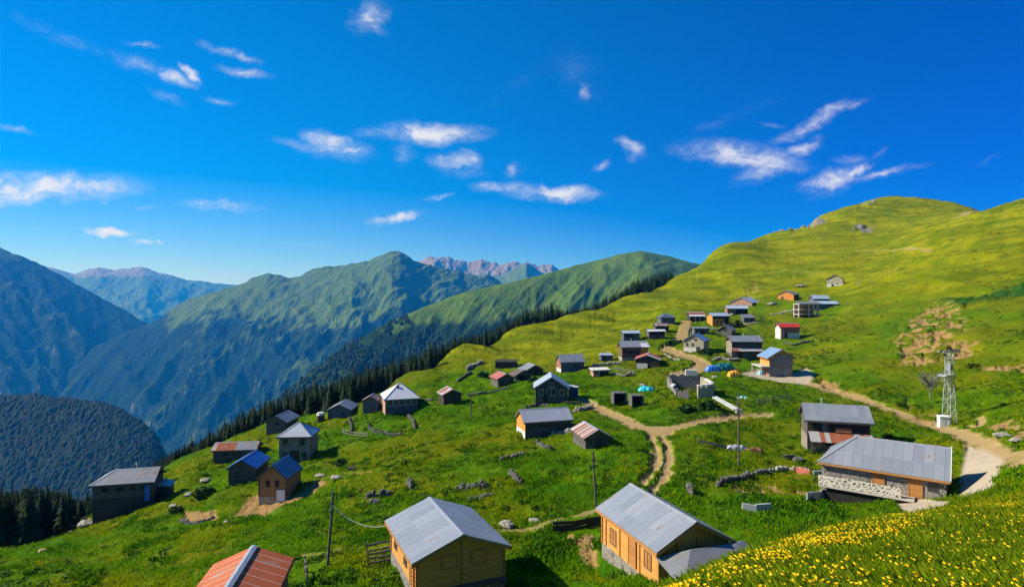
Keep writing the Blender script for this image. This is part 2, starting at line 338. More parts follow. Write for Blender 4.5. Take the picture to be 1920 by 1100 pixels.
bump += rock * (fbm(GX / 9, GY / 9, 3, 51) * 5 + 1.5) - dirt * .35 * sstep(RR, 30, 60) + dirt * fbm(GX / 1.6, GY / 1.6, 3, 52) * .5 + dirt * sstep(RR, 110, 140) * (ridged(GX / 7 + GY / 15, GY / 11, 4, 57) - 1.6) * 1.5 + brush * (1.2 + fbm(GX / 2, GY / 2, 2, 53))
GZ = GZ0 + bump - road * .12
TNOW = GZ / RR
def ground(x, y):
    x = np.asarray(x, float); y = np.asarray(y, float)
    r = np.hypot(x, y); return bilin(TNOW, TH, LR, np.arctan2(x, y), np.log(np.maximum(r, 1.31))) * r
def at(px, py):
    th = math.atan((px - CX) / F); tp = (HY - py) / F * math.cos(th)
    lr = np.linspace(math.log(4.0), LR[-1], 4000); t = bilin(TNOW, TH, LR, np.full_like(lr, th), lr)
    k = np.argmax(t >= tp)
    if t[k] < tp: k = int(np.argmax(t[: 3400]))
    r = math.exp(lr[k]); return Vector((r * math.sin(th), r * math.cos(th), t[k] * r))
def mask_at(M, x, y): return bilin(M, TH, LR, np.arctan2(x, y), np.log(np.hypot(x, y)))
def proj(p): return (CX + F * p[0] / p[1], HY - F * p[2] / p[1])

# ------------------------------------------------------------------ materials
def new_mat(name):
    m = bpy.data.materials.new(name); m.use_nodes = True; return m, G(m.node_tree)
def finish(g, base, rough=.8, bump=None, bstr=.5, bdist=.1, metal=0.0, spec=None, extra=None):
    ins = {'Base Color': base, 'Roughness': rough, 'Metallic': metal}
    if spec is not None: ins['Specular IOR Level'] = spec
    if extra: ins.update(extra)
    p = g.n('ShaderNodeBsdfPrincipled', ins)
    if bump is not None:
        b = g.n('ShaderNodeBump', {'Height': bump, 'Strength': bstr, 'Distance': bdist}); g.nt.links.new(b.outputs[0], p.inputs['Normal'])
    g.nt.links.new(p.outputs[0], g.n('ShaderNodeOutputMaterial').inputs['Surface']); return p
def attr(g, n): return g.n('ShaderNodeAttribute', attribute_name=n).outputs['Fac']
def mat_ground():
    m, g = new_mat('ground_cover'); P = g.n('ShaderNodeTexCoord').outputs['Object']; c = g.col
    n30 = g.noise(P, .035, 4, .6); n6 = g.noise(P, .17, 4, .6); n1 = g.noise(P, .9, 4, .65); n02 = g.noise(P, 4.5, 3, .7)
    st = g.n('ShaderNodeMapping', {'Vector': P, 'Scale': (.02, .09, .15), 'Rotation': (0, 0, .5)}).outputs[0]; streak = g.noise(st, 1.0, 5, .62)
    lush = g.mix(g.ss(n6, .35, .7), c((.036, .122, .001)), c((.100, .205, .0012)))
    lush = g.mix(g.ss(n30, .44, .60), lush, c((.135, .155, .0018)))
    lush = g.mix(g.math('MULTIPLY', g.ss(n1, .52, .72), .7), lush, c((.020, .072, .001)))
    lush = g.mix(g.math('MULTIPLY', g.ss(g.noise(P, .33, 4, .65), .58, .72), .45), lush, c((.125, .105, .015)))
    hill = g.mix(g.ss(streak, .38, .58), c((.125, .172, .001)), c((.262, .265, .001)))
    hill = g.mix(g.ss(n6, .5, .75), hill, c((.12, .18, .001)))
    hill = g.mix(g.math('MULTIPLY', g.ss(n30, .52, .70), .7), hill, c((.075, .14, .001)))
    hill = g.mix(g.math('MULTIPLY', g.ss(g.noise(st, 4.0, 4, .65), .52, .68), .55), hill, c((.095, .095, .004)))
    hill = g.mix(g.math('MULTIPLY', g.ss(attr(g, 'terr'), .50, .85), .55), hill, c((.062, .095, .002)))
    hill = g.mix(g.math('MULTIPLY', g.ss(attr(g, 'terr'), .34, .16), .3), hill, c((.29, .26, .025)))
    grass = g.mix(attr(g, 'yel'), lush, hill)
    grass = g.mix(g.math('MULTIPLY', g.ss(n02, .55, .75), .3), grass, c((.10, .12, .006)))
    grass = g.mix(attr(g, 'brush'), grass, g.mix(n1, c((.012, .06, .008)), c((.03, .11, .012))))
    soil = g.mix(n1, c((.28, .16, .05)), c((.48, .32, .13))); soil = g.mix(g.ss(n02, .45, .7), soil, c((.20, .13, .06)))
    rockc = g.mix(n1, c((.13, .12, .10)), c((.30, .27, .22)))
    rd = g.mix(n1, c((.26, .175, .07)), c((.40, .285, .13))); rd = g.mix(g.math('MULTIPLY', g.ss(n02, .5, .75), .5), rd, c((.20, .17, .06)))
    rd = g.mix(g.math('MULTIPLY', g.ss(n6, .55, .72), .5), rd, c((.13, .14, .02)))
    con = g.mix(g.noise(P, .6, 5, .6), c((.32, .265, .185)), c((.45, .38, .28))); con = g.mix(g.math('MULTIPLY', g.ss(n1, .55, .75), .4), con, c((.33, .29, .22)))
    edge = g.math('MULTIPLY', g.math('SUBTRACT', n1, .5), .8)
    def am(n, lo=.3, hi=.7): return g.ss(g.math('ADD', attr(g, n), edge), lo, hi)
    o = g.mix(am('dirt'), grass, soil); o = g.mix(am('rock'), o, rockc); o = g.mix(am('road', .16, .95), o, rd); o = g.mix(attr(g, 'apron'), o, con)
    h = g.math('ADD', g.math('MULTIPLY', n1, 1.0), g.math('MULTIPLY', n02, .45))
    h = g.math('MULTIPLY', h, g.math('SUBTRACT', 1.0, g.math('MULTIPLY', g.math('MAXIMUM', attr(g, 'road'), attr(g, 'apron')), .85)))
    finish(g, o, .95, h, 1.0, .7, spec=.03); return m
M_GROUND = mat_ground()
def mat_simple(name, c1, c2=None, rough=.8, scale=3.0, metal=0.0, bstr=.3, bdist=.03, detail=4):
    m, g = new_mat(name); P = g.n('ShaderNodeTexCoord').outputs['Object']; n = g.noise(P, scale, detail, .6)
    finish(g, g.mix(g.ss(n, .3, .7), g.col(c1), g.col(c2 or c1)), rough, n, bstr, bdist, metal); return m
def mat_wood(name, c1, c2, board=.2, axis='z', grey=0.0, gap=.05):
    m, g = new_mat(name); P = g.n('ShaderNodeTexCoord').outputs['Object']; s = g.n('ShaderNodeSeparateXYZ', {0: P})
    co = s.outputs[2] if axis == 'z' else g.math('ADD', s.outputs[0], s.outputs[1])
    q = g.math('DIVIDE', co, board); fl = g.math('FLOOR', q); fr = g.math('FRACT', q)
    rnd = g.n('ShaderNodeTexWhiteNoise', {'W': fl}, noise_dimensions='1D').outputs['Value']
    sc = (1.2, 1.2, 14) if axis == 'z' else (14, 14, .8)
    gr = g.noise(g.n('ShaderNodeMapping', {'Vector': P, 'Scale': sc}).outputs[0], 1.0, 4, .6)
    c = g.mix(g.math('MULTIPLY_ADD', rnd, .6, g.math('MULTIPLY', gr, .4)), g.col(c1), g.col(c2))
    if grey: c = g.mix(g.math('MULTIPLY', g.ss(g.noise(P, .7, 4, .6), .4, .7), grey), c, g.col((.22, .20, .18)))
    line = g.math('LESS_THAN', fr, gap)
    c = g.mix(g.math('MULTIPLY', line, .75), c, g.col((c1[0] * .25, c1[1] * .22, c1[2] * .2)))
    finish(g, c, .75, g.math('SUBTRACT', gr, g.math('MULTIPLY', line, 2.0)), .5, .02); return m
def mat_stone(name, cols, mortar, scale=3.2, mw=.06):
    m, g = new_mat(name); P = g.n('ShaderNodeTexCoord').outputs['Object']
    Q = g.n('ShaderNodeMapping', {'Vector': P, 'Scale': (1, 1, 1.5)}).outputs[0]
    nz = g.n('ShaderNodeTexNoise', {'Vector': Q, 'Scale': 3.0}).outputs['Color']
    Q = g.n('ShaderNodeVectorMath', {0: Q, 1: g.n('ShaderNodeVectorMath', {0: nz, 1: (.18, .18, .18)}, operation='MULTIPLY').outputs[0]}, operation='ADD').outputs[0]
    v = g.n('ShaderNodeTexVoronoi', {'Vector': Q, 'Scale': scale}, feature='DISTANCE_TO_EDGE').outputs['Distance']
    vc = g.n('ShaderNodeTexVoronoi', {'Vector': Q, 'Scale': scale}).outputs['Color']
    r = g.n('ShaderNodeSeparateColor', {0: vc}).outputs[0]
    c = g.mix(r, g.col(cols[0]), g.col(cols[1])); c = g.mix(g.math('GREATER_THAN', r, .72), c, g.col(cols[2]))
    c = g.mix(g.math('MULTIPLY', g.noise(P, 9, 3, .6), .5), c, g.mix(.5, c, g.col((.05, .05, .05))))
    e = g.ss(v, mw * .4, mw); c = g.mix(e, g.col(mortar), c)
    finish(g, c, .9, e, .8, .05); return m
def mat_roof(name, base, base2, rust=None, rust_amt=0.0, seam=.9, metal=.35, rough=.42, sheet=2.2, tint=.5, stripe=None, along='x', byseam=False):
    m, g = new_mat(name); P = g.n('ShaderNodeTexCoord').outputs['Object']; s = g.n('ShaderNodeSeparateXYZ', {0: P})
    a, b = (s.outputs[0], s.outputs[1]) if along == 'x' else (s.outputs[1], s.outputs[0])
    q = g.math('DIVIDE', a, seam); fr = g.math('FRACT', q); fl = g.math('FLOOR', q); fy = g.math('FLOOR', g.math('DIVIDE', b, sheet))
    rnd = g.n('ShaderNodeTexWhiteNoise', {'Vector': g.n('ShaderNodeCombineXYZ', {0: fl, 1: fy, 2: 0}).outputs[0]}, noise_dimensions='2D').outputs['Value']
    n = g.noise(P, .8, 5, .6); n2 = g.noise(g.n('ShaderNodeMapping', {'Vector': P, 'Scale': (7, 1.2, 1) if along == 'x' else (1.2, 7, 1)}).outputs[0], 1.0, 4, .6)
    c = g.mix(g.math('MULTIPLY_ADD', rnd, tint, g.math('MULTIPLY', n, 1 - tint)), g.col(base), g.col(base2))
    rr = rough
    mm = metal
    if rust:
        rm = g.ss(g.math('ADD', g.math('MULTIPLY_ADD', n, .5, g.math('MULTIPLY', n2, .35)), g.math('MULTIPLY', rnd, .35)), .78 - rust_amt * .5, .86 - rust_amt * .5)
        if byseam: rm = g.ss(g.math('MULTIPLY_ADD', n2, .18, rnd), .50, .58)
        c = g.mix(rm, c, g.mix(n2, g.col(rust), g.col((rust[0] * .6, rust[1] * .55, rust[2] * .5))))
        rr = g.math('MULTIPLY_ADD', rm, .4, rough); mm = g.math('MULTIPLY', g.math('SUBTRACT', 1.0, rm), metal)
    ln = g.math('LESS_THAN', fr, .07 if stripe is None else .055)
    c = g.mix(g.math('MULTIPLY', ln, .35 if stripe is None else .9), c, g.col(stripe or (base[0] * .55, base[1] * .55, base[2] * .58)))
    h = g.math('ADD', g.math('MULTIPLY', ln, 1.0), g.math('ADD', g.math('MULTIPLY', n, .35), g.math('MULTIPLY', g.math('SINE', g.math('MULTIPLY', a, 2 * math.pi / .18)), .12)))
    finish(g, c, rr, h, .5, .03, mm); return m
M_NEWWOOD = mat_wood('new_pine_boards', (0.51, 0.2125, 0.034), (0.646, 0.323, 0.0765), .17)
M_NEWTRIM = mat_wood('pine_trim', (0.336, 0.136, 0.028), (0.44, 0.192, 0.048), .5)
M_ORANGE = mat_wood('orange_boards', (.60, .20, .03), (.72, .30, .05), .25, 'xy')
M_DARKWOOD = mat_wood('dark_timber', (0.021, 0.015, 0.0108), (0.045, 0.033, 0.024), .25)
M_GREYWOOD = mat_wood('weathered_boards', (0.0434, 0.03224, 0.02232), (0.1178, 0.0961, 0.0713), .22)
M_GREYWOODV = mat_wood('weathered_upright_boards', (0.0544, 0.04216, 0.0306), (0.1564, 0.1292, 0.0986), .24, 'xy')
M_BROWNWOOD = mat_wood('brown_boards', (0.0975, 0.0525, 0.02625), (0.165, 0.09375, 0.045), .22, 'xy')
M_REDWOOD = mat_wood('red_brown_boards', (.25, .085, .05), (.36, .15, .09), .25, 'xy')
M_LOG = mat_simple('old_log', (0.088, 0.076, 0.064), (0.24, 0.216, 0.184), .9, 6)
M_STONE = mat_stone('rubble_masonry', ((0.1804, 0.164, 0.1394), (0.2788, 0.2542, 0.2132), (0.1148, 0.1066, 0.0984)), (0.3608, 0.328, 0.2624), 1.9, .08)
M_STONEGREY = mat_stone('grey_fieldstone', ((0.105, 0.098, 0.091), (0.21, 0.196, 0.175), (0.07, 0.0665, 0.063)), (0.14, 0.126, 0.1085), 3.2)
M_STONETAN = mat_stone('tan_fieldstone', ((.38, .34, .23), (.54, .48, .34), (.28, .25, .18)), (.52, .46, .34), 3.2)
M_BLOCK = mat_stone('grey_block', ((0.2132, 0.1968, 0.1722), (0.2706, 0.246, 0.2214), (0.1804, 0.164, 0.1476)), (0.2952, 0.2706, 0.246), 2.4, .04)
M_PLASTER = mat_simple('beige_plaster', (0.21, 0.175, 0.126), (0.266, 0.224, 0.168), .9, 2)
M_WHITEW = mat_simple('whitewash', (0.527, 0.493, 0.442), (0.629, 0.6035, 0.561), .9, 2)
M_CONC = mat_simple('pale_concrete', (0.3936, 0.3526, 0.2952), (0.492, 0.451, 0.3854), .9, 1.5)
M_BLUEW = mat_wood('blue_grey_sheet', (0.054, 0.072, 0.099), (0.096, 0.12, 0.156), .3, 'xy')
M_BLUEP = mat_simple('blue_paint', (0.036, 0.06, 0.16), (0.048, 0.08, 0.2), .7, 2)
M_BRICK = mat_simple('brick', (.36, .17, .11), (.48, .26, .18), .9, 3)
M_DARK = mat_simple('interior_shade', (.008, .007, .007), (.015, .013, .012), .9, 2)  # near-black colour standing in for the shade inside openings and recesses
M_GLASS, _g = new_mat('window_glass'); finish(_g, (.02, .025, .03, 1), .08)
M_GALV = mat_roof('galvanised_roof', (0.2262, 0.2535, 0.2808), (0.3666, 0.39, 0.4173), (0.234, 0.156, 0.1014), -.02, tint=.6)
M_GALVNEW = mat_roof('bright_galvanised_roof', (0.4, 0.424, 0.456), (0.528, 0.552, 0.584), seam=.8)
M_GALVOLD = mat_roof('old_galvanised_roof', (0.2214, 0.2255, 0.2296), (0.328, 0.3321, 0.3362), (0.2296, 0.1066, 0.0574), .08)
M_WHITER = mat_roof('white_metal_roof', (0.594, 0.603, 0.63), (0.702, 0.711, 0.738), (0.36, 0.225, 0.162), .02, metal=.1)
M_PINKR = mat_roof('faded_rust_roof', (0.3772, 0.3444, 0.3362), (0.4756, 0.451, 0.451), (0.2788, 0.0902, 0.0492), .42, metal=.15, rough=.6)
M_STREAKR = mat_roof('streaky_rust_roof', (.36, .33, .32), (.46, .43, .42), (.30, .10, .055), .5, seam=.30, metal=.1, rough=.6, sheet=99, tint=.6, byseam=True)
M_RUSTR = mat_roof('rusty_roof', (0.328, 0.3116, 0.3034), (0.41, 0.3854, 0.3772), (0.3116, 0.0902, 0.0328), .62, metal=.15, rough=.6, sheet=9)
M_RUSTMIX = mat_roof('part_rusty_roof', (0.306, 0.306, 0.3145), (0.408, 0.3995, 0.3995), (0.306, 0.085, 0.02975), .50, metal=.1, rough=.6, seam=.62, sheet=99, tint=.6, byseam=True)
M_TERRA = mat_roof('terracotta_striped_roof', (0.374, 0.07225, 0.0119), (0.442, 0.1105, 0.0238), (0.357, 0.2805, 0.2465), .06, seam=1.05, metal=0.0, rough=.8, stripe=(0.578, 0.51, 0.476))
M_BLUER = mat_roof('blue_painted_roof', (.010, .11, .46), (.016, .15, .56), metal=.05, rough=.45, seam=.5)
M_BLUEGR = mat_roof('blue_grey_ribbed_roof', (0.104, 0.144, 0.216), (0.16, 0.208, 0.288), seam=.55, metal=.4)
M_SKYR = mat_roof('sky_blue_roof', (0.16, 0.272, 0.44), (0.224, 0.352, 0.528), seam=.7, metal=.15)
M_PALEB = mat_roof('pale_blue_roof', (0.3772, 0.4756, 0.5904), (0.4756, 0.574, 0.6724), seam=.8, metal=.2)
M_REDR = mat_roof('red_roof', (0.4675, 0.02975, 0.02125), (0.561, 0.051, 0.034), seam=.7, metal=.05, rough=.55)
M_REDOLD = mat_roof('old_red_roof', (0.3444, 0.0738, 0.0574), (0.4264, 0.1312, 0.1066), seam=.9, metal=.05, rough=.6)
M_BROWNR = mat_roof('brown_red_roof', (0.289, 0.102, 0.051), (0.374, 0.153, 0.085), seam=.8, metal=.05, rough=.6)
M_RIDGE = mat_simple('ridge_flashing', (0.336, 0.352, 0.376), (0.432, 0.448, 0.48), .4, 2, .4)
M_STEEL = mat_simple('galvanised_steel', (.33, .35, .34), (.44, .46, .44), .5, 2, .4)
M_BLACK = mat_simple('black_rubber', (.012, .012, .012), (.02, .02, .02), .6)
M_WHITEP = mat_simple('white_paint', (.68, .69, .70), (.78, .78, .78), .5)
M_ROCK = mat_simple('pale_boulder', (0.24, 0.216, 0.176), (0.384, 0.352, 0.296), .9, 1.6, bstr=.6, bdist=.1)
M_GREYROCK = mat_simple('grey_boulder', (0.06375, 0.06, 0.0525), (0.1575, 0.15, 0.1312), .9, 2.2, bstr=.7, bdist=.1)
M_POLE = mat_simple('pole_timber', (0.075, 0.06375, 0.045), (0.1275, 0.1125, 0.09), .85, 5)

# ------------------------------------------------------------------ build the terrain sheets
NT = len(TH); idx = np.arange(NT * NR).reshape(NT, NR)
quads = np.stack([idx[:-1, :-1], idx[1:, :-1], idx[1:, 1:], idx[:-1, 1:]], -1)
def qmean(A): return (A[:-1, :-1] + A[:-1, 1:] + A[1:, 1:] + A[1:, :-1]) / 4
cls = np.zeros((NT - 1, NR - 1), int)
cls[qmean(road) > .4] = 1; cls[qmean(foot) > .45] = 2; cls[qmean(apron) > .5] = 3
VV = np.stack([GX, GY, GZ], -1).reshape(-1, 3)
ATT = {'road': np.clip(road + foot * .75 + track * .8, 0, 1).ravel(), 'dirt': dirt.ravel(), 'yel': np.clip(yel, 0, 1).ravel(), 'rock': rock.ravel(), 'brush': brush.ravel(), 'apron': apron.ravel(), 'terr': np.clip(.5 + .55 * terr - .25 * terr2, 0, 1).ravel()}
for k, nm in ((0, 'meadow_ground'), (1, 'dirt_road'), (2, 'footpath'), (3, 'concrete_paving')):
    q = quads[cls == k]; used, inv = np.unique(q, return_inverse=True)
    o = mesh_np(nm, VV[used], inv.reshape(q.shape), M_GROUND, True, attrs={a: b[used] for a, b in ATT.items()})
    o['kind'] = 'structure'
mb = MB(); ring = [VV[idx[i, 0]] for i in range(NT)]
mb.v = [tuple(p) for p in ring] + [(0, 0, float(np.mean([p[2] for p in ring])))]
mb.f = [(i, NT, i + 1) for i in range(NT - 1)]
mb.build('hilltop_ground', M_GROUND)['kind'] = 'structure'
HOR = np.argmax(np.where(RR < 520, TNOW, -9), axis=1)      # crest of the near hillside on every bearing

# ------------------------------------------------------------------ mountains beyond the valley
def mat_mountain(name, tree_z, rock_z, forest=(.010, .030, .012), meadow=((.050, .085, .018), (.085, .120, .025)), rockc=((.15, .12, .10), (.26, .21, .17)), soft=60.0, fs=.02, zs=1.0):
    m, g = new_mat(name); P = g.n('ShaderNodeTexCoord').outputs['Object']; s = g.n('ShaderNodeSeparateXYZ', {0: P}); N = g.n('ShaderNodeNewGeometry')
    up = g.n('ShaderNodeSeparateXYZ', {0: N.outputs['Normal']}).outputs[2]
    n1 = g.noise(P, .0026, 5, .6); n2 = g.noise(P, .012, 5, .65); n3 = g.noise(P, fs * 1.5, 4, .75)
    zt = g.math('ADD', s.outputs[2], g.math('MULTIPLY', g.math('SUBTRACT', n1, .5), 760.0 * zs))
    zt = g.math('ADD', zt, g.math('MULTIPLY', g.math('SUBTRACT', n2, .5), 260.0 * zs))
    zt = g.math('ADD', zt, g.math('MULTIPLY', attr(g, 'gully'), -190.0 * zs))
    mead = g.mix(g.ss(n2, .35, .7), g.col(meadow[0]), g.col(meadow[1]))
    fo = g.mix(g.ss(n3, .35, .7), g.col(forest), g.mix(g.ss(n2, .4, .65), g.col((forest[0] * 2.6, forest[1] * 2.4, forest[2] * 1.6)), g.col((forest[0] * 5.5, forest[1] * 4.4, forest[2] * 2.0))))
    cl = g.math('MULTIPLY', g.ss(attr(g, 'gully'), .05, -.45), g.ss(n2, .46, .60)); fo = g.mix(g.math('MULTIPLY', cl, .75), fo, mead)
    c = g.mix(g.ss(zt, tree_z - soft * zs, tree_z + soft * zs), fo, mead)
    rz = g.math('ADD', s.outputs[2], g.math('MULTIPLY', g.math('SUBTRACT', n2, .5), 420.0))
    rk = g.math('MAXIMUM', g.ss(rz, rock_z - 40, rock_z + 80), g.math('MULTIPLY', g.ss(up, .52, .38), g.ss(n2, .50, .62)))
    c = g.mix(g.math('MULTIPLY', rk, .9), c, g.mix(n3, g.col(rockc[0]), g.col(rockc[1])))
    finish(g, c, .95, g.math('ADD', n3, g.math('MULTIPLY', n2, 1.5)), .55, 14.0, spec=.05); return m
MOUNT = {}
def mountain(name, crest, mat, front, back, slope, amp, lam=650.0, shear=.6, n=(620, 300), seed=1, floor=-820.0, jag=10.0, round_=60.0, fine=7.0, power=1.0, Ms=1.4):
    front, back, amp, lam, floor, jag, round_, fine = front*Ms, back*Ms, amp*Ms, lam*Ms, floor*Ms, jag*Ms, round_*Ms, fine*Ms
    cr = np.array(crest, float) * [1, 1, Ms]; th = np.arctan((cr[:, 0] - CX) / F); rad = cr[:, 2] / np.cos(th); zc = (HY - cr[:, 1]) / F * cr[:, 2]
    T = np.linspace(th[0], th[-1], n[0]); rc = np.interp(T, th, rad); z0 = np.interp(T, th, zc)
    k = max(3, n[0] // 170); ker = np.hanning(k + 2)[1:-1]; ker /= ker.sum()
    pad = lambda a: np.convolve(np.pad(a, k, 'edge'), ker, 'same')[k:-k]
    rc = pad(rc); z0 = pad(z0)
    s_ = np.concatenate([-np.linspace(back, 0, n[1] // 5, endpoint=False), np.linspace(0, 1, n[1]) ** 1.25 * front])
    S, TT_ = np.meshgrid(s_, T, indexing='xy'); R_ = rc[:, None] - S; A_ = TT_ * rc.mean()
    z = z0[:, None] - slope * (np.sqrt(S * S + round_ ** 2) - round_) ** power
    sp = ridged((A_ + shear * S) / lam, S / (lam * 2.6) + 3.3, 3, seed) - 1.1
    sp2 = ridged((A_ - .25 * S) / (lam * .36), S / (lam * .9), 2, seed + 7) - 1.0
    sp3 = ridged((A_ + .4 * S) / (lam * .14), S / (lam * .4), 3, seed + 11) - 1.1
    gw = 1 - np.exp(-np.abs(S) / (lam * .7))
    z = z + amp * gw * sp + amp * .36 * gw * sp2 + amp * .15 * np.clip(gw, .3, 1) * sp3 + fbm(A_ / 130, R_ / 130, 3, seed + 3) * fine * 1.0 + (fbm(A_ / (lam * .35), A_ * 0 + seed, 5, seed) * jag * np.exp(-np.abs(S) / 220))
    z += np.clip(gw, .15, 1) * fbm(A_ / 30, R_ / 30, 2, seed + 5) * fine * .7
    z = np.where(z < floor + 60, floor + 60 * np.exp(np.clip((z - floor - 60) / 60, -6, 0)), z)
    V = np.stack([R_ * np.sin(TT_), R_ * np.cos(TT_), z], -1); I = np.arange(V.shape[0] * V.shape[1]).reshape(V.shape[:2])
    q = np.stack([I[:-1, :-1], I[:-1, 1:], I[1:, 1:], I[1:, :-1]], -1).reshape(-1, 4)
    o = mesh_np(name, V.reshape(-1, 3), q, mat, True, attrs={'gully': (gw * (sp * .8 + sp2 * .3)).ravel() * -1}); o['kind'] = 'structure'
    MOUNT.setdefault(name, []).append(V); return o
M_MT_MAIN = mat_mountain('main_ridge_cover', -230, 430, forest=(.002,.009,.005), meadow=((.050,.098,.008),(.092,.132,.011)))
M_MT_SPUR = mat_mountain('green_spur_cover', -125, 1400, forest=(.004,.015,.006), meadow=((.056, .115, .008), (.102, .155, .010)), zs=.28, fs=.035)
M_MT_LEFT = mat_mountain('left_mountain_cover', 430, 620, forest=(.002,.010,.005), meadow=((.05, .07, .02), (.08, .09, .03)))
M_MT_ROCK = mat_mountain('rocky_peaks_cover', -900, 270, rockc=((.17, .12, .09), (.29, .22, .17)))
M_MT_FAR = mat_mountain('far_range_cover', -420, 380, rockc=((.15, .13, .12), (.24, .20, .18)))
M_MT_NEAR = mat_mountain('near_forest_cover', 900, 2000, forest=(.003, .011, .004), fs=.05)
mountain('mountain', [(-420,560,5400),(-260,500,5200),(-120,430,5000),(0,465,5000),(60,490,5000),(110,513,4950),(170,548,4900),(220,575,4850),(268,602,4800),(310,635,4700),(380,690,4600),(460,760,4500)], M_MT_LEFT, 2300, 1500, .62, 170, 900, -.5, seed=3, jag=18)
mountain('far_mountain_range', [(-200,520,10500),(0,500,10500),(60,493,10500),(100,502,10500),(140,514,10500),(165,506,10500),(185,502,10500),(212,506,10500),(235,503,10500),(268,501,10500),(300,511,10500),(325,517,10500),(350,525,10500),(400,529,10500),(440,534,10500),(520,548,10500),(640,570,10500)], M_MT_FAR, 3200, 2500, .40, 150, 1300, .5, seed=9, jag=45, fine=14, floor=-700)
mountain('mountain', [(-160,880,3750),(-60,800,3900),(30,740,4000),(85,707,4100),(140,678,4200),(200,645,4300),(262,610,4400),(300,592,4450),(340,570,4500),(385,553,4500),(430,537,4550),(470,527,4550),(500,521,4550),(560,515,4550),(620,499,4550),(660,490,4500),(690,489,4500),(715,475,4500),(735,470,4500),(752,474,4500),(775,488,4500),(800,493,4550),(840,503,4600),(900,520,4700),(960,540,4800),(1040,560,4800),(1150,580,4800)], M_MT_MAIN, 2300, 1500, .50, 185, 1000, .95, n=(900, 420), seed=14, jag=60, fine=7)
mountain('rocky_mountain', [(700,520,7600),(760,500,7600),(788,490,7600),(815,482,7600),(835,485,7600),(855,486,7600),(880,488,7600),(893,491,7600),(920,491,7600),(950,491,7600),(975,493,7600),(1010,499,7600),(1035,497,7600),(1060,507,7600),(1120,520,7600),(1220,535,7600)], M_MT_ROCK, 2600, 2000, .50, 170, 700,   .3, seed=23, jag=75, fine=16, floor=-700)
mountain('rocky_mountain', [(880,540,6700),(940,517,6700),(968,503,6700),(987,491,6700),(1003,502,6700),(1022,514,6700),(1060,530,6700),(1120,550,6700)], M_MT_MAIN, 1500, 1200, .55, 60, 500, .2, n=(240, 200), seed=27, jag=10, round_=20)
mountain('mountain', [(500,760,2250),(560,712,2350),(620,668,2450),(690,625,2600),(740,600,2700),(800,572,2800),(840,558,2850),(880,546,2900),(920,536,2950),(960,528,3000),(1000,518,3050),(1040,509,3100),(1075,498,3150),(1110,490,3200),(1150,481,3200),(1175,475,3200),(1200,470,3200),(1225,474,3200),(1255,481,3200),(1285,490,3200),(1350,505,3200),(1450,530,3200),(1600,560,3200)], M_MT_SPUR, 1500, 1000, .52, 52, 460, .55, n=(700, 380), seed=33, jag=6, fine=5, Ms=.85)
mountain('forested_hill', [(-420,760,1500),(-250,748,1500),(-120,742,1500),(0,746,1500),(60,744,1480),(130,748,1450),(180,757,1420),(225,768,1400),(262,790,1380),(285,812,1360),(300,835,1350),(316,880,1330),(340,950,1300)], M_MT_NEAR, 620, 500, .60, 34, 260, .5, n=(520, 300), seed=41, jag=4, round_=40, fine=4, floor=-860)
vf = MB(); vf.box(-26000, -9000, -1260, 26000, 23000, -1212); M_VAL = mat_mountain('valley_cover', 900, 3000); vf.build('valley_floor', M_VAL)['kind'] = 'structure'

# ------------------------------------------------------------------ haze over the valley
hz = MB(); hz.box(-27500, -9500, -1262, 27500, 23500, 1000)
M_HAZE, g = new_mat('valley_haze')
pv = g.n('ShaderNodeVolumePrincipled', {'Color': (.014, .32, 1.0, 1), 'Absorption Color': (1, 1, 1, 1), 'Density': 0.62e-4, 'Anisotropy': 0.0})
g.nt.links.new(pv.outputs[0], g.n('ShaderNodeOutputMaterial').inputs['Volume'])
hzo = hz.build('haze', M_HAZE); hzo['kind'] = 'stuff'

# ------------------------------------------------------------------ conifers
M_BARK = mat_simple('bark', (.05, .035, .025), (.09, .065, .045), .9, 6)
def mat_leaf(name, a, b, scale=.6):
    m, g = new_mat(name); P = g.n('ShaderNodeTexCoord').outputs['Object']; oi = g.n('ShaderNodeObjectInfo').outputs['Random']
    n = g.noise(P, scale, 3, .6); c = g.mix(g.ss(g.math('ADD', n, g.math('MULTIPLY', g.math('SUBTRACT', oi, .5), .3)), .3, .7), g.col(a), g.col(b)); finish(g, c, .85, spec=.1); return m
M_SPRUCE = mat_leaf('spruce_needles', (.007, .019, .005), (.024, .046, .010))
def spruce_mesh(seed, h=10.0, whorls=19, br=9):
    r = np.random.default_rng(seed); v = []; f = []
    for k in range(whorls):
        t = k / (whorls - 1); z = h * (.10 + .88 * t); rad = h * .27 * (1 - t) ** .85 * r.uniform(.75, 1.2) + .10; nb = max(5, int(br * (1 - .4 * t))); off = r.uniform(0, 6.28)
        for b in range(nb):
            a = off + 6.283 * b / nb + r.uniform(-.25, .25); L = rad * r.uniform(.62, 1.2); w = L * .40 + .08; d = np.array([math.cos(a), math.sin(a), 0]); p = np.array([-d[1], d[0], 0])
            z1 = z + h * .012; z2 = z - L * r.uniform(.28, .55); o = len(v); m_ = d * L * .55 + np.array([0, 0, z - L * .12]); tip = d * L + np.array([0, 0, z2])
            v += [np.array([0, 0, z1 + h * .02]), m_ + p * w * .5 - [0, 0, L * .16], tip, m_ - p * w * .5 - [0, 0, L * .16], m_ + [0, 0, L * .05]]
            f += [(o, o + 1, o + 4), (o, o + 4, o + 3), (o + 1, o + 2, o + 4), (o + 4, o + 2, o + 3)]
    o = len(v); v += [np.array([.12, 0, h * .94]), np.array([-.06, .1, h * .94]), np.array([-.06, -.1, h * .94]), np.array([0, 0, h * 1.03])]; f += [(o, o + 1, o + 3), (o + 1, o + 2, o + 3), (o + 2, o, o + 3)]
    return np.array(v), np.array(f)
SPR = [spruce_mesh(100 + i) for i in range(6)]
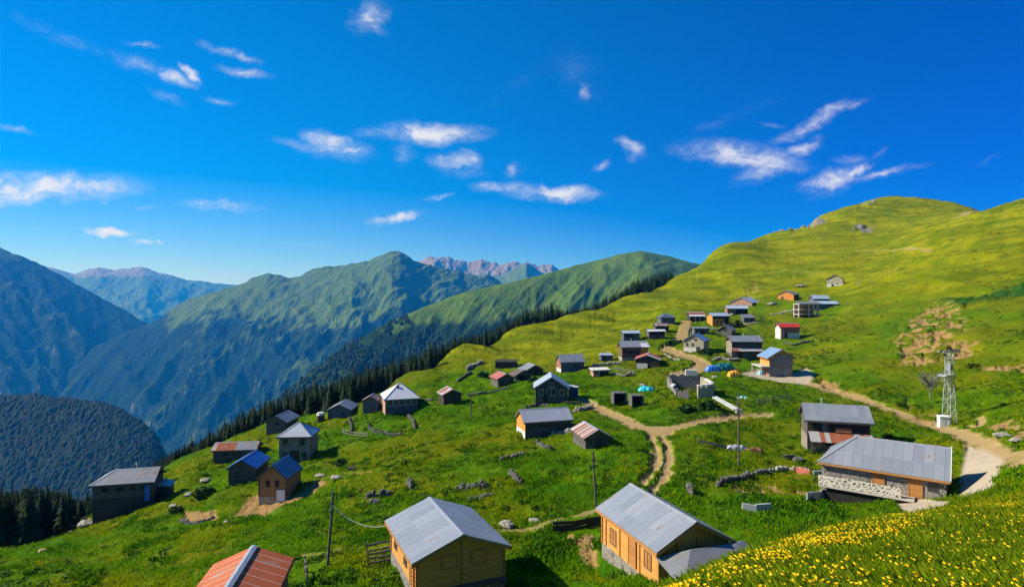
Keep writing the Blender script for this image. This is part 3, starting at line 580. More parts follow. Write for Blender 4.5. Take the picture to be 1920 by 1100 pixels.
crown_me = []
for (v_, f_) in SPR:
    o = mesh_np('crown', v_, f_, M_SPRUCE); crown_me.append(o.data); bpy.data.objects.remove(o)
tb = MB(); tb.beam((0, 0, -1.5), (0, 0, 9.6), .34, n=6, taper=.12); trunk_ob = tb.build('trunk', M_BARK); trunk_me = trunk_ob.data; bpy.data.objects.remove(trunk_ob)
TOPL = np.array([(-160,905),(0,918),(60,908),(110,915),(150,930),(200,920),(300,862),(340,840),(370,832),(400,812),(450,778),(500,757),(560,735),(620,717),(700,692),(760,674),(800,657),(850,641),(900,628),(940,612),(980,588),(1020,572),(1045,566),(1075,583),(1100,572),(1130,556),(1160,540),(1200,521),(1235,504),(1258,499),(1266,506),(1290,491),(1312,485)], float)
TOPL[:, 1] -= 8 * ((TOPL[:, 0] > 250) & (TOPL[:, 0] < 1000))
trees = []
def add_tree(px, dr, jit):
    th = math.atan((px - CX) / F); i = int(np.argmin(np.abs(TH - th))); re = RR[i, HOR[i]]; r = re + dr
    x, y = r * math.sin(th), r * math.cos(th); z = float(ground(x, y)); top = np.interp(px, TOPL[:, 0], TOPL[:, 1]) + jit
    zt = (HY - top) / F * y; h = zt - z
    if h > 1.5: trees.append((x, y, z, min(h, 26.0), r - re))
px = -150.0
while px < 1312:
    add_tree(px + RNG.uniform(-5, 5), RNG.uniform(2.5, 9), abs(RNG.normal(0, 9)) + 1)
    add_tree(px + RNG.uniform(-6, 6), RNG.uniform(8, 20), RNG.normal(0, 6) + 1)
    px += RNG.uniform(5.5, 12) if px < 900 else RNG.uniform(5, 10)
n_ind = 0; keep = []
for (x, y, z, h, d) in trees:
    if n_ind < 296 and (d < 20) and x / y * F + CX > -20: keep.append((x, y, z, h)); n_ind += 1
for i, (x, y, z, h) in enumerate(keep):
    s = h / 10.0; t = empty('conifer_tree', (x, y, z), RNG.uniform(0, 6.28)); t.scale = (s * RNG.uniform(.75, 1.05),) * 2 + (s,)
    tag(t, 'dark green spruce standing in the row along the edge of the meadow above the valley', 'tree', 'conifers along the meadow edge')
    for nm, me in (('crown', crown_me[i % 6]), ('trunk', trunk_me)):
        c = bpy.data.objects.new(nm, me); COL.objects.link(c); c.parent = t
def scatter_mesh(items, base):
    Vs, Fs, o = [], [], 0
    for (x, y, z, sx_, sz, a, k) in items:
        v_, f_ = base[k]; c, s = math.cos(a), math.sin(a)
        Vs.append(np.stack([x + (v_[:, 0] * c - v_[:, 1] * s) * sx_, y + (v_[:, 0] * s + v_[:, 1] * c) * sx_, z + v_[:, 2] * sz], 1)); Fs.append(f_ + o); o += len(v_)
    return np.vstack(Vs), np.vstack(Fs)
SPL = [spruce_mesh(200 + i, 10, 11, 7) for i in range(4)]
items = []
for _ in range(5200):
    px = RNG.uniform(-160, 1262); th = math.atan((px - CX) / F); i = int(np.argmin(np.abs(TH - th))); re = RR[i, HOR[i]]; r = re + 5 + 70 * RNG.random() ** 1.7
    x, y = r * math.sin(th), r * math.cos(th); z = float(ground(x, y)); top = np.interp(px, TOPL[:, 0], TOPL[:, 1]) + 1 + 30 * RNG.random() ** 1.2; h = (HY - top) / F * y - z
    h = float(np.clip(h, 4, 26)); items.append((x, y, z - .5, h / 10 * .9, h / 10, RNG.uniform(0, 6.28), int(RNG.integers(4))))
V_, F_ = scatter_mesh(items, SPL); tag(mesh_np('conifer_forest', V_, F_, M_SPRUCE), 'dark spruce forest falling away below the meadow edge', 'forest', kind='stuff')

# forest canopy on the far slopes: low tree shapes scattered over the mountain sheets
def canopy(name, V, count, zmax, size, label, seed, mat):
    r = np.random.default_rng(seed); n0, n1 = V.shape[:2]
    i = r.integers(1, n0 - 1, count * 3); j = r.integers(n1 // 5, n1 - 1, count * 3); P = V[i, j]
    nz = fbm(P[:, 0] / 260, P[:, 1] / 260, 3, seed); ok = (P[:, 2] + nz * 260 < zmax) & (P[:, 2] > -1170); P = P[ok][:count]
    a = r.uniform(0, 6.28, len(P)); sz = size * r.uniform(.45, 1.5, len(P)); ring = np.arange(5) * 2 * math.pi / 5
    rx = np.stack([np.cos(a[:, None] + ring), np.sin(a[:, None] + ring)], -1) * (sz * r.uniform(.38, .66, len(P)))[:, None, None]
    base = np.concatenate([P[:, None, :2] + rx, np.repeat((P[:, 2] - sz * .15)[:, None, None], 5, 1)], -1)
    mid = np.concatenate([P[:, None, :2] + rx * .8, np.repeat((P[:, 2] + sz * .55)[:, None, None], 5, 1)], -1)
    top = P + np.stack([0 * sz, 0 * sz, sz], 1); VV_ = np.concatenate([base, mid, top[:, None]], 1).reshape(-1, 3); o = np.arange(len(P))[:, None] * 11
    fs = []
    for k in range(5): k2 = (k + 1) % 5; fs += [np.hstack([o + k, o + k2, o + 5 + k2]), np.hstack([o + k, o + 5 + k2, o + 5 + k]), np.hstack([o + 5 + k, o + 5 + k2, o + 10])]
    tag(mesh_np(name, VV_, np.vstack(fs), mat), label, 'forest', kind='stuff')
M_CANOPY = mat_leaf('far_canopy', (.003, .010, .004), (.017, .034, .008), .035)
canopy('hill_forest', MOUNT['forested_hill'][0], 22000, 1300, 13, 'dark blue forest covering the near hill at the left below the mountains', 5, M_CANOPY)
canopy('spur_forest', MOUNT['mountain'][2], 9000, -150, 10, 'dark forest in the gullies below the bright green spur', 7, M_CANOPY)

# ------------------------------------------------------------------ houses
def roof_shape(kind, L, W, h, rise, ov, og):
    """top vertices and faces of a roof; local x runs along the ridge, -y is the front"""
    s = rise / (W / 2); ze = h - ov * s + .10; a = L / 2 + og; b = W / 2 + ov; zr = h + rise + .10
    if kind == 'gable': return [(-a,-b,ze),(a,-b,ze),(a,b,ze),(-a,b,ze),(-a,0,zr),(a,0,zr)], [(0,1,5,4),(2,3,4,5)]
    if kind == 'hip': k = W * .42; return [(-a,-b,ze),(a,-b,ze),(a,b,ze),(-a,b,ze),(-a+k+ov,0,zr),(a-k-ov,0,zr)], [(0,1,5,4),(2,3,4,5),(3,0,4),(1,2,5)]
    if kind == 'hipleft': k = W * .42; return [(-a,-b,ze),(a,-b,ze),(a,b,ze),(-a,b,ze),(-a+k+ov,0,zr),(a,0,zr)], [(0,1,5,4),(2,3,4,5),(3,0,4)]
    if kind == 'pyramid': return [(-a,-b,ze),(a,-b,ze),(a,b,ze),(-a,b,ze),(-.1,0,zr),(.1,0,zr)], [(0,1,5,4),(2,3,4,5),(3,0,4),(1,2,5)]
    if kind == 'shed': return [(-a,-b,h+.08-ov*rise/W),(a,-b,h+.08-ov*rise/W),(a,b,h+rise+.08+ov*rise/W),(-a,b,h+rise+.08+ov*rise/W)], [(0,1,2,3)]
def wall_frame(side, L, W):
    """origin, along, outward of one wall"""
    return {'F': ((0,-W/2),(1,0),(0,-1),L), 'B': ((0,W/2),(-1,0),(0,1),L), 'L': ((-L/2,0),(0,-1),(-1,0),W), 'R': ((L/2,0),(0,1),(1,0),W)}[side]
def wbox(mb, fr, u0, u1, z0, z1, d0, d1):
    (ox, oy), (ax, ay), (nx, ny), _ = fr
    P = lambda u, d, z: (ox + ax * u + nx * d, oy + ay * u + ny * d, z)
    mb.hexa([P(u0,d1,z0),P(u1,d1,z0),P(u1,d0,z0),P(u0,d0,z0)], [P(u0,d1,z1),P(u1,d1,z1),P(u1,d0,z1),P(u0,d0,z1)])
HOUSES = {}
def fit_box(bbox, yaw, LW, pitch, kind, hmin=1.2, ov=.35, og=.35):
    """size and place a house standing on the hillside so it is as wide and tall as in the photo"""
    x0, y0, x1, y1 = bbox; xm, yb = (x0 + x1) / 2, y1; W, h = 5.0, 2.5; ca, sa = math.cos(yaw), math.sin(yaw)
    for it in range(14):
        p = at(xm, yb); L = W * LW; dep = (abs(L / 2 * sa) + abs(W / 2 * ca)); d = Vector((p.x, p.y, 0)).normalized(); c = p + d * dep * .9; c.z = p.z
        vs, _ = roof_shape(kind, L, W, h, W / 2 * pitch if kind != 'shed' else W * pitch, ov, og)
        vs = list(vs) + [(a * L / 2, b * W / 2, 0) for a in (-1, 1) for b in (-1, 1)]
        q = [proj((c.x + x * ca - y * sa, c.y + x * sa + y * ca, c.z + z)) for x, y, z in vs]
        X = [a for a, _ in q]; Yt = min(b for _, b in q); Yb = max(b for _, b in q); 
        W *= ((x1 - x0) / (max(X) - min(X))) ** .8; xm += ((x0 + x1) - (max(X) + min(X))) / 2 * .8
        yb += (y1 - Yb) * .6; h = max(hmin, h + (Yt - y0) / F * c.y * .6)
    return c, L, W, h
def house(name, label, cat, wall, roofm, bbox=None, pos=None, yaw=0, LW=1.3, pitch=.55, kind='gable', L=None, W=None, h=None, rise=None, ov=.35, og=.35, gable=None, base=None, base_h=.0,
          wins=(), doors=(), group='village houses', trim=None, ridge=True, winmat=None, th=.09, corner=None, chimney=None, base_label=None, deep=3.0):
    ya = math.radians(yaw)
    if bbox: c, L, W, h = fit_box(bbox, ya, LW, pitch, kind, ov=ov, og=og)
    else: c = Vector(pos)
    if rise is None: rise = (W / 2 if kind != 'shed' else W) * pitch
    t = empty(name, c, ya); tag(t, label, cat, group, 'thing'); HOUSES[label] = (t, L, W, h, rise)
    bh = base_h * h
    if base:
        m = MB(); m.box(-L/2-.03, -W/2-.03, -deep, L/2+.03, W/2+.03, bh); m.build('foundation', base, t)
    m = MB(); z0 = bh if base else -deep
    gab = kind == 'gable'
    m.box(-L/2, -W/2, z0, L/2, W/2, h)
    if kind == 'shed': m.add([(-L/2,-W/2,h),(L/2,-W/2,h),(L/2,W/2,h),(-L/2,W/2,h),(-L/2,W/2,h+rise),(L/2,W/2,h+rise)], [(0,3,4),(1,5,2),(3,2,5,4)])
    if gab and not gable:
        for sx_ in (-1, 1): m.add([(sx_*L/2,-W/2,h),(sx_*L/2,W/2,h),(sx_*L/2,0,h+rise)], [(0,1,2) if sx_ > 0 else (1,0,2)])
    m.build('wall', wall, t)
    if gab and gable:
        for sx_ in (-1, 1):
            g_ = MB(); a = sx_*L/2; b = a + sx_*.05
            g_.add([(a,-W/2,h-.3),(a,W/2,h-.3),(a,W/2,h),(a,0,h+rise),(a,-W/2,h),(b,-W/2,h-.3),(b,W/2,h-.3),(b,W/2,h),(b,0,h+rise),(b,-W/2,h)],
                   [(0,1,2,3,4),(9,8,7,6,5),(0,5,6,1),(1,6,7,2),(2,7,8,3),(3,8,9,4),(4,9,5,0)]); g_.build('gable', gable, t)
    vs, fs = roof_shape(kind, L, W, h, rise, ov, og); old = trim is None; jr = random.Random(label)
    if old: vs = [(x, y, z + jr.uniform(-.07, .05)) for x, y, z in vs]; trim = M_GREYWOOD
    m = MB(); m.slab(vs, fs, th); ro = m.build('roof', roofm, t)
    if ridge and kind != 'shed':
        m = MB(); a, b = vs[4], vs[5]
        if (Vector(a) - Vector(b)).length > .5:
            m.slab([(a[0],-.18,a[2]-.18*rise/(W/2)+.035),(b[0],-.18,b[2]-.18*rise/(W/2)+.035),(b[0],0,b[2]+.035),(a[0],0,a[2]+.035),(b[0],.18,b[2]-.18*rise/(W/2)+.035),(a[0],.18,a[2]-.18*rise/(W/2)+.035)], [(0,1,2,3),(3,2,4,5)], .03)
        if kind != 'gable':
            for i, j in (((0,4),(3,4)) if kind == 'hipleft' else ((0,4),(3,4),(1,5),(2,5))):
                p, q = Vector(vs[i]), Vector(vs[j]); m.beam(p + Vector((0,0,.02)), q + Vector((0,0,.02)), .22, .05)
        if m.v: m.build('ridge_cap', M_RIDGE, ro)
    if trim:
        m = MB(); e = .04
        for i, j in ({'gable': ((0,1),(2,3),(0,4),(4,3),(1,5),(5,2)), 'hipleft': ((0,1),(2,3),(3,0),(1,5),(5,2)), 'hip': ((0,1),(1,2),(2,3),(3,0)), 'pyramid': ((0,1),(1,2),(2,3),(3,0)), 'shed': ((0,1),(1,2),(2,3),(3,0))}[kind]):
            p, q = Vector(vs[i]), Vector(vs[j]); m.beam(p - Vector((0,0,th+.11)), q - Vector((0,0,th+.11)), .06, .2)
        m.build('fascia', trim, ro)
    if corner:
        for a in (-1, 1):
            for b in (-1, 1): m = MB(); m.box(a*L/2-.08, b*W/2-.08, bh, a*L/2+.08, b*W/2+.08, h); m.build('corner_post', corner, t)
    if not wins and not doors and L > 2.5:
        sd = 'F' if abs(yaw) < 45 else 'L'; ln_ = L if sd == 'F' else W; hd = min(1.75, h * .78); uu = jr.choice((-.22, .02, .24))
        doors = [(sd, uu, min(.85, ln_ * .28), hd, M_DARKWOOD)]
        if ln_ > 3.2: wins = [(sd, -.3 if uu > 0 else .3, .58, min(.5, ln_ * .14), min(.5, h * .25))]
    for wdef in wins:
        sd, u_, z_, w_, hh = wdef[:5]; fr = wall_frame(sd, L, W); uc = u_ * fr[3]; zc = z_ * h
        fm = MB(); f_ = .07
        wbox(fm, fr, uc-w_/2-f_, uc+w_/2+f_, zc+hh/2, zc+hh/2+f_, 0, .05); wbox(fm, fr, uc-w_/2-f_, uc+w_/2+f_, zc-hh/2-f_, zc-hh/2, 0, .07)
        for s_ in (-1, 1): wbox(fm, fr, uc+s_*(w_/2+f_/2)-f_/2, uc+s_*(w_/2+f_/2)+f_/2, zc-hh/2, zc+hh/2, 0, .05)
        wbox(fm, fr, uc-.025, uc+.025, zc-hh/2, zc+hh/2, .022, .045)
        wo = fm.build('window', winmat or M_GREYWOOD, t)
        pm = MB(); wbox(pm, fr, uc-w_/2, uc+w_/2, zc-hh/2, zc+hh/2, .004, .02); pm.build('pane', M_GLASS if len(wdef) < 6 else wdef[5], wo)
    for ddef in doors:
        sd, u_, w_, hh = ddef[:4]; zb = ddef[5] if len(ddef) > 5 else bh * 0; fr = wall_frame(sd, L, W); uc = u_ * fr[3]
        dm = MB(); wbox(dm, fr, uc-w_/2, uc+w_/2, zb, zb+hh, .035, .08); do = dm.build('door', ddef[4] if len(ddef) > 4 else M_DARKWOOD, t)
        fm = MB(); wbox(fm, fr, uc-w_/2-.1, uc-w_/2, zb, zb+hh+.1, .035, .11); wbox(fm, fr, uc+w_/2, uc+w_/2+.1, zb, zb+hh+.1, .035, .11); wbox(fm, fr, uc-w_/2, uc+w_/2, zb+hh, zb+hh+.1, .035, .11)
        fm.build('frame', trim or M_GREYWOOD, do)
    if old and group in ('village houses', 'upper village huts', 'old barns', 'stone houses') and jr.random() < .6 and kind != 'shed':
        m = MB(); xx = jr.uniform(-.3, .3) * L; zz = h + rise * .55; m.beam((xx, W*.22, zz - .3), (xx, W*.22, h + rise + .55), .16, n=8); m.beam((xx, W*.22, h + rise + .6), (xx, W*.22, h + rise + .72), .3, n=8, taper=.4); m.beam((xx, W*.22, h + rise + .5), (xx, W*.22, h + rise + .62), .12, n=8); m.build('stove_pipe', M_STEEL, ro)
    if chimney:
        x, y, ch = chimney; m = MB(); zz = h + rise * (1 - abs(y) / (W / 2)) ; m.box(x-.2, y-.2, zz-.4, x+.2, y+.2, zz+ch); m.box(x-.27, y-.27, zz+ch, x+.27, y+.27, zz+ch+.12); m.build('chimney', M_STONEGREY, ro)
    return t, L, W, h, rise
def lean(t, name, mat, x0, x1, y0, y1, z0, z1, th=.07, rot=None):
    """a lean-to roof from the wall (y1,z1) out to (y0,z0)"""
    m = MB(); m.slab([(x0,y0,z0),(x1,y0,z0),(x1,y1,z1),(x0,y1,z1)], [(0,1,2,3)], th); return m.build(name, mat, t)
def posts(t, pts, w, mat, name='post'):
    for (x, y, z0, z1) in pts:
        m = MB(); m.box(x-w/2, y-w/2, z0, x+w/2, y+w/2, z1); m.build(name, mat, t)
def opening_shade(t, side, L, W, u0, u1, z0, z1, name='opening_shade', mat=None):  # flat panel on the wall; the shade of an opening is its colour
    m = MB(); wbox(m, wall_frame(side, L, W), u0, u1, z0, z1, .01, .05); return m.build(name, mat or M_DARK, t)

# --- the two new timber cabins in front
t, L, W, h, rise = house('timber_cabin', 'new honey pine cabin with grey metal gable roof beside the small plank pen, bottom centre', 'cabin', M_NEWWOOD, M_GALV,
    pos=(-5.2, 47.2, -22.2), yaw=113.7, L=7.9, W=6.6, h=3.75, rise=1.26, ov=.45, og=.42, base=M_STONE, base_h=.36, trim=M_NEWTRIM, corner=M_NEWTRIM,
    wins=[('B',-.30,.68,.8,.9,M_DARKWOOD),('B',.10,.68,.8,.9,M_DARKWOOD)], doors=[('B',.36,.9,1.9,M_NEWTRIM,1.36)], group='new pine cabins')
for u_ in (-.14, .20):     # boarded shutters on the near gable
    fr = wall_frame('L', L, W); m = MB(); wbox(m, fr, u_*W-.5, u_*W+.5, 2.75, 3.6, .012, .05); sh = m.build('shutter', M_NEWWOOD, t)
    m = MB(); wbox(m, fr, u_*W-.58, u_*W+.58, 2.66, 2.75, .012, .09); wbox(m, fr, u_*W-.58, u_*W+.58, 3.6, 3.68, .012, .09); wbox(m, fr, u_*W-.58, u_*W-.5, 2.75, 3.6, .012, .08); wbox(m, fr, u_*W+.5, u_*W+.58, 2.75, 3.6, .012, .08); m.build('frame', M_NEWTRIM, sh)
m = MB(); wbox(m, wall_frame('L', L, W), -.06, .06, 1.4, 4.9, .012, .07); m.build('batten', M_NEWTRIM, t)
m = MB(); wbox(m, wall_frame('L', L, W), -W/2-.1, W/2+.1, 1.22, 1.38, .04, .5); m.build('ledge', M_GREYWOOD, t)
for k in range(8):
    m = MB(); m.box(-L/2+.3+k*(L-.6)/7-.05, W/2-.02, 3.42, -L/2+.3+k*(L-.6)/7+.05, W/2+.5, 3.52); m.build('rafter_end', M_NEWTRIM, t)
m = MB()
for k in range(6): m.box(-L/2+.4, W/2+.06, 1.5+k*.28, -L/2+1.0, W/2+.16, 1.56+k*.28)
for s_ in (.36, .98): m.box(-L/2+s_, W/2+.06, 1.2, -L/2+s_+.06, W/2+.16, 3.3)
m.build('ladder', M_NEWTRIM, t)
t, L, W, h, rise = house('timber_cabin', 'orange pine cabin with grey gable roof and hipped tin porch, behind the yellow flowers', 'cabin', M_NEWWOOD, M_GALV,
    pos=(11.6, 47.5, -21.7), yaw=109, L=8.5, W=5.7, h=3.95, rise=1.50, ov=.45, og=.40, base=M_STONE, base_h=.26, trim=M_NEWTRIM, corner=M_NEWTRIM,
    wins=[('B',.33,.62,.85,1.1,M_NEWTRIM),('B',-.28,.55,.9,1.1,M_NEWTRIM)], doors=[('B',.08,.95,2.1,M_NEWTRIM,1.15)], group='new pine cabins')
m = MB()
for u_ in (-.42, -.15, .2): wbox(m, wall_frame('B', L, W), u_*L-.05, u_*L+.05, 1.03, 3.9, .012, .07)
m.build('batten', M_NEWTRIM, t)
m = MB()
for u_ in (-.25, .05, .32): wbox(m, wall_frame('L', L, W), u_*W-.05, u_*W+.05, 2.9, 4.3, .012, .07)
m.build('batten', M_NEWTRIM, t)
m = MB(); a0 = -L/2-3.3; m.slab([(-L/2-.01,-W/2-1.5,3.5),(-L/2-.01,W/2+.3,3.3),(a0,W/2+.3,2.6),(a0,-W/2-1.5,2.8),(-L/2-1.0,W/2-1.9,3.95),(-L/2-1.2,-W/2+.2,3.9)], [(1,2,4),(2,3,5,4),(3,0,5),(0,1,4,5)], .06); pr = m.build('porch_roof', M_GALVOLD, t)
posts(t, [(a0+.3,W/2,-2,2.1),(a0+.3,-W/2-1.0,-2,2.25)], .14, M_NEWTRIM, 'porch_post')
# --- stone house with hipped roof, right
t, L, W, h, rise = house('stone_house', 'long rubble stone house with pale hipped roof and pine eaves above the concrete apron', 'house', M_STONE, M_GALV,
    pos=(40.6, 66.3, -21.45), yaw=-37, L=11.2, W=6.6, h=3.3, rise=2.15, ov=.55, og=.3, kind='hipleft', trim=M_NEWTRIM, group='stone houses',
    wins=[('F',.40,.62,.75,.75)], doors=[('F',-.02,.95,1.9,M_NEWTRIM,1.35),('F',.27,1.05,2.45,M_NEWTRIM,.75)], deep=4)
m = MB(); m.box(-L/2-.1, -W/2-1.3, .55, L/2-2.6, -W/2-.04, .75); m.build('balcony_slab', M_CONC, t)
m = MB(); m.box(-L/2-.1, -W/2-1.3, .75, L/2-3.7, -W/2-1.1, 1.75); m.build('parapet', mat_stone('cobbled_parapet', ((.36,.33,.29),(.24,.22,.20),(.12,.12,.12)), (.60,.55,.45), 2.4, .22), t)
m = MB(); m.box(-L/2+.6, -W/2-.9, -3.5, L/2-4.6, -W/2-.035, .54); m.build('basement_shade_block', M_DARK, t)  # solid block below the balcony, coloured near-black as its shade
m = MB(); m.box(L/2+.32, -W/2-.5, 3.0, L/2+.40, .1, 5.6); 
bb = MB(); bb.beam((L/2+.36, -W/2-.55, h-.35), (L/2+.36, 0, h+rise+.12), .06, .34); bb.build('verge_board', M_WHITEP, t)
# --- two-storey barn D
t, L, W, h, rise = house('barn', 'dark two storey barn with grey roof and rust striped lean-to below the road', 'barn', M_DARKWOOD, M_GALV,
    bbox=(1497,755,1640,850), yaw=-17.7, LW=1.45, pitch=.55, gable=M_GREYWOODV, group='old barns', ov=.5, og=.4)
for sd in ('L',):
    m = MB(); wbox(m, wall_frame(sd, L, W), -W/2, W/2, h*.42, h-.3, .0, .05); m.build('side_boards', M_GREYWOODV, t)
    m = MB(); wbox(m, wall_frame(sd, L, W), -W/2, W/2, -2, h*.42, .0, .07); m.build('plastered_side', M_PLASTER, t)
for k, (a, b) in enumerate(((-.42,-.28),(-.15,.12),(.2,.45))): opening_shade(t, 'F', L, W, a*L, b*L, h*.62, h*.92)
m = MB(); wbox(m, wall_frame('F', L, W), -.26*L, -.18*L, h*.55, h*.95, .03, .09); m.build('blue_post', M_BLUEW, t)
m = MB(); wbox(m, wall_frame('F', L, W), -L*.05, L*.2, h*.6, h*.74, .05, .25); m.build('balcony_rail', M_REDWOOD, t)
lean(t, 'lean_to_roof', M_RUSTMIX, -L/2+.1, L/2+.2, -W/2-2.1, -W/2-.02, h*.36, h*.58)
posts(t, [(x, -W/2-1.9, -2.5, h*.35) for x in (-L/2+.3, 0, L/2-.2)], .16, M_GREYWOOD)
m = MB(); m.box(-L/2+.2, -W/2-1.7, -3, L/2, -W/2-1.6, h*.16); m.build('lower_boards', M_GREYWOOD, t)
# --- striped terracotta roof at the bottom edge
t, L, W, h, rise = house('shed', 'shed under pale striped terracotta sheets with broad grey ridge, at the bottom edge', 'shed', M_GREYWOOD, M_TERRA,
    pos=(-18.0, 39.9, -21.0), yaw=99, L=7.6, W=4.8, h=1.75, rise=.95, ov=.35, og=.3, ridge=False, group='old huts')
m = MB(); s = rise/(W/2); zr = h+rise+.14; a = L/2+.32; m.slab([(-a,-.26,zr-.26*s+.03),(a,-.26,zr-.26*s+.03),(a,0,zr+.03),(-a,0,zr+.03),(a,.26,zr-.26*s+.03),(-a,.26,zr-.26*s+.03)], [(0,1,2,3),(3,2,4,5)], .04); m.build('ridge_cap', M_RIDGE, t)
# --- left group
t, L, W, h, rise = house('village_house', 'low dark house with pale hipped sheet roof on the far left shoulder above the forest', 'house', M_GREYWOOD, M_GALVOLD,
    bbox=(167,874,312,966), yaw=14, LW=1.65, pitch=.50, kind='hipleft', base=M_DARKWOOD, base_h=.5, wins=[('F',-.3,.78,1.0,.7,M_DARK),('F',-.05,.78,1.0,.7,M_DARK),('F',.15,.78,.8,.7,M_DARK),('F',.33,.78,.8,.7,M_DARK)], ov=.5)
m = MB(); wbox(m, wall_frame('F', L, W), L*.36, L*.44, h*.35, h*.85, .03, .08); m.build('blue_board', M_BLUER, t)
m = MB(); m.slab([(L/2+.02,-W*.2,h*.72),(L/2+2.2,-W*.2,h*.68),(L/2+2.2,W*.35,h*.7),(L/2+.02,W*.35,h*.8)], [(0,1,2,3)], .08); m.build('annex_roof', M_GALVOLD, t)
m = MB(); m.box(L/2+.02, -W*.15, -3, L/2+2.0, W*.3, h*.64); m.build('annex', M_DARKWOOD, t)
t, L, W, h, rise = house('long_shed', 'long low shed with half rusted and half grey sheet roof above the blue roofed hut', 'shed', M_GREYWOOD, M_RUSTR,
    bbox=(395,826,494,862), yaw=8, LW=1.75, pitch=.42, group='old huts', gable=M_GREYWOODV, wins=[('F',-.2,.55,.7,.5,M_DARK)])
m = MB(); s = rise/(W/2); m.slab([(L*.02,-W/2-.36,h-.36*s+.13),(L/2+.37,-W/2-.36,h-.36*s+.13),(L/2+.37,-.1,h+rise-.1*s+.13),(L*.02,-.1,h+rise-.1*s+.13)], [(0,1,2,3)], .025); m.build('grey_sheet', M_GALVOLD, t)
t, L, W, h, rise = house('hut', 'dark board hut with vivid blue painted gable roof', 'hut', M_GREYWOOD, M_BLUER, bbox=(423,841,508,904), yaw=92, LW=1.4, pitch=.62, group='old huts', corner=M_BROWNWOOD, ov=.4)
t, L, W, h, rise = house('timber_cabin', 'brown pine cabin with ribbed blue grey roof standing on freshly dug earth', 'cabin', mat_wood('brown_pine', (.26,.135,.04), (.36,.20,.065), .2, 'xy'), M_BLUEGR,
    bbox=(480,851,568,939), yaw=87, LW=1.25, pitch=.85, group='new pine cabins', trim=M_BROWNWOOD, corner=M_BROWNWOOD, base=M_STONETAN, base_h=.18,
    wins=[('L',-.18,.72,.5,.9,M_DARK),('L',.16,.72,.5,.9,M_DARK)], doors=[('L',.30,1.3,1.7,M_WHITEP,0.0)], ov=.3)
t, L, W, h, rise = house('village_house', 'two storey beige plastered house with grey pyramid roof', 'house', M_PLASTER, M_GALVNEW, bbox=(518,791,601,866), yaw=3, LW=1.05, pitch=.62, kind='pyramid',
    wins=[('F',-.30,.72,.85,1.0),('F',.24,.72,.85,1.0),('F',-.30,.26,.9,.9),('F',.30,.26,.85,.9)], doors=[('F',0,1.5,2.0,M_DARKWOOD)], group='village houses', ov=.5)
t, L, W, h, rise = house('hut', 'grey board hut with grey gable roof at the very edge of the forest', 'hut', M_GREYWOODV, M_GALVOLD, bbox=(495,768,563,810), yaw=86, LW=1.35, pitch=.5, group='old huts', wins=[('L',.05,.75,1.0,.5,M_DARK)])
t, L, W, h, rise = house('hut', 'blue walled hut with grey gable roof beside a round grass pen', 'hut', M_BLUEW, M_GALVOLD, bbox=(611,747,673,782), yaw=90, LW=1.25, pitch=.48, group='old huts', wins=[('L',.2,.5,.7,.6,M_DARK)])
t, L, W, h, rise = house('hut', 'narrow grey hut with rust edged gable roof just left of the white pyramid roof', 'hut', M_BLUEW, M_PINKR, bbox=(677,736,717,774), yaw=90, LW=1.05, pitch=.55, group='old huts', gable=M_GREYWOODV, doors=[('L',.1,.8,1.5,M_GREYWOOD)])
t, L, W, h, rise = house('village_house', 'square house with gleaming white pyramid roof and glazed upper veranda', 'house', M_BLUEW, M_WHITER, bbox=(713,717,788,779), yaw=18, LW=1.0, pitch=.72, kind='pyramid', base=M_STONEGREY, base_h=.42,
    wins=[('F',-.36,.70,.9,1.1),('F',-.18,.70,.9,1.1),('F',0,.70,.9,1.1),('F',.18,.70,.9,1.1),('F',.36,.70,.9,1.1)], winmat=M_WHITEW, ov=.5)
m = MB(); wbox(m, wall_frame('L', L, W), -W/2, W/2, -2, h*.97, 0, .05); m.build('brick_side', M_BRICK, t)
m = MB(); m.box(-.9, -1.35, h+rise*.52, -.4, -1.0, h+rise*.86); m.build('roof_vent', M_BLACK, t)
t, L, W, h, rise = house('hut', 'dark log hut with dusty brown roof standing alone on the meadow', 'hut', M_DARKWOOD, M_PINKR, bbox=(819,723,869,757), yaw=112, LW=1.05, pitch=.5, group='old huts')
t, L, W, h, rise = house('hut', 'small hut with red and grey roof and a lit board side, below the dark ruin', 'hut', M_GREYWOODV, M_REDOLD, bbox=(917,695,967,724), yaw=112, LW=1.25, pitch=.5, group='old huts')
t, L, W, h, rise = house('hut', 'open fronted stone hut with thin grey board roof beside the dark ruin', 'hut', M_STONEGREY, M_GREYWOOD, bbox=(954,689,1002,713), yaw=108, LW=.95, pitch=.5, group='old huts')
opening_shade(t, 'L', L, W, -W*.35, W*.4, -.5, h*.9)
t, L, W, h, rise = house('hut', 'tumbledown grey board hut, upper of the two beside the dark ruin', 'hut', M_DARKWOOD, M_GALVOLD, bbox=(974,679,1021,704), yaw=108, LW=1.15, pitch=.5, group='old huts')
t, L, W, h, rise = house('ruined_hut', 'roofless black log ruin under the yellow slope', 'ruin', M_DARKWOOD, M_DARKWOOD, bbox=(928,673,971,690), yaw=-4, LW=2.2, pitch=.12, kind='shed', group='old huts', ov=.1, og=.1)
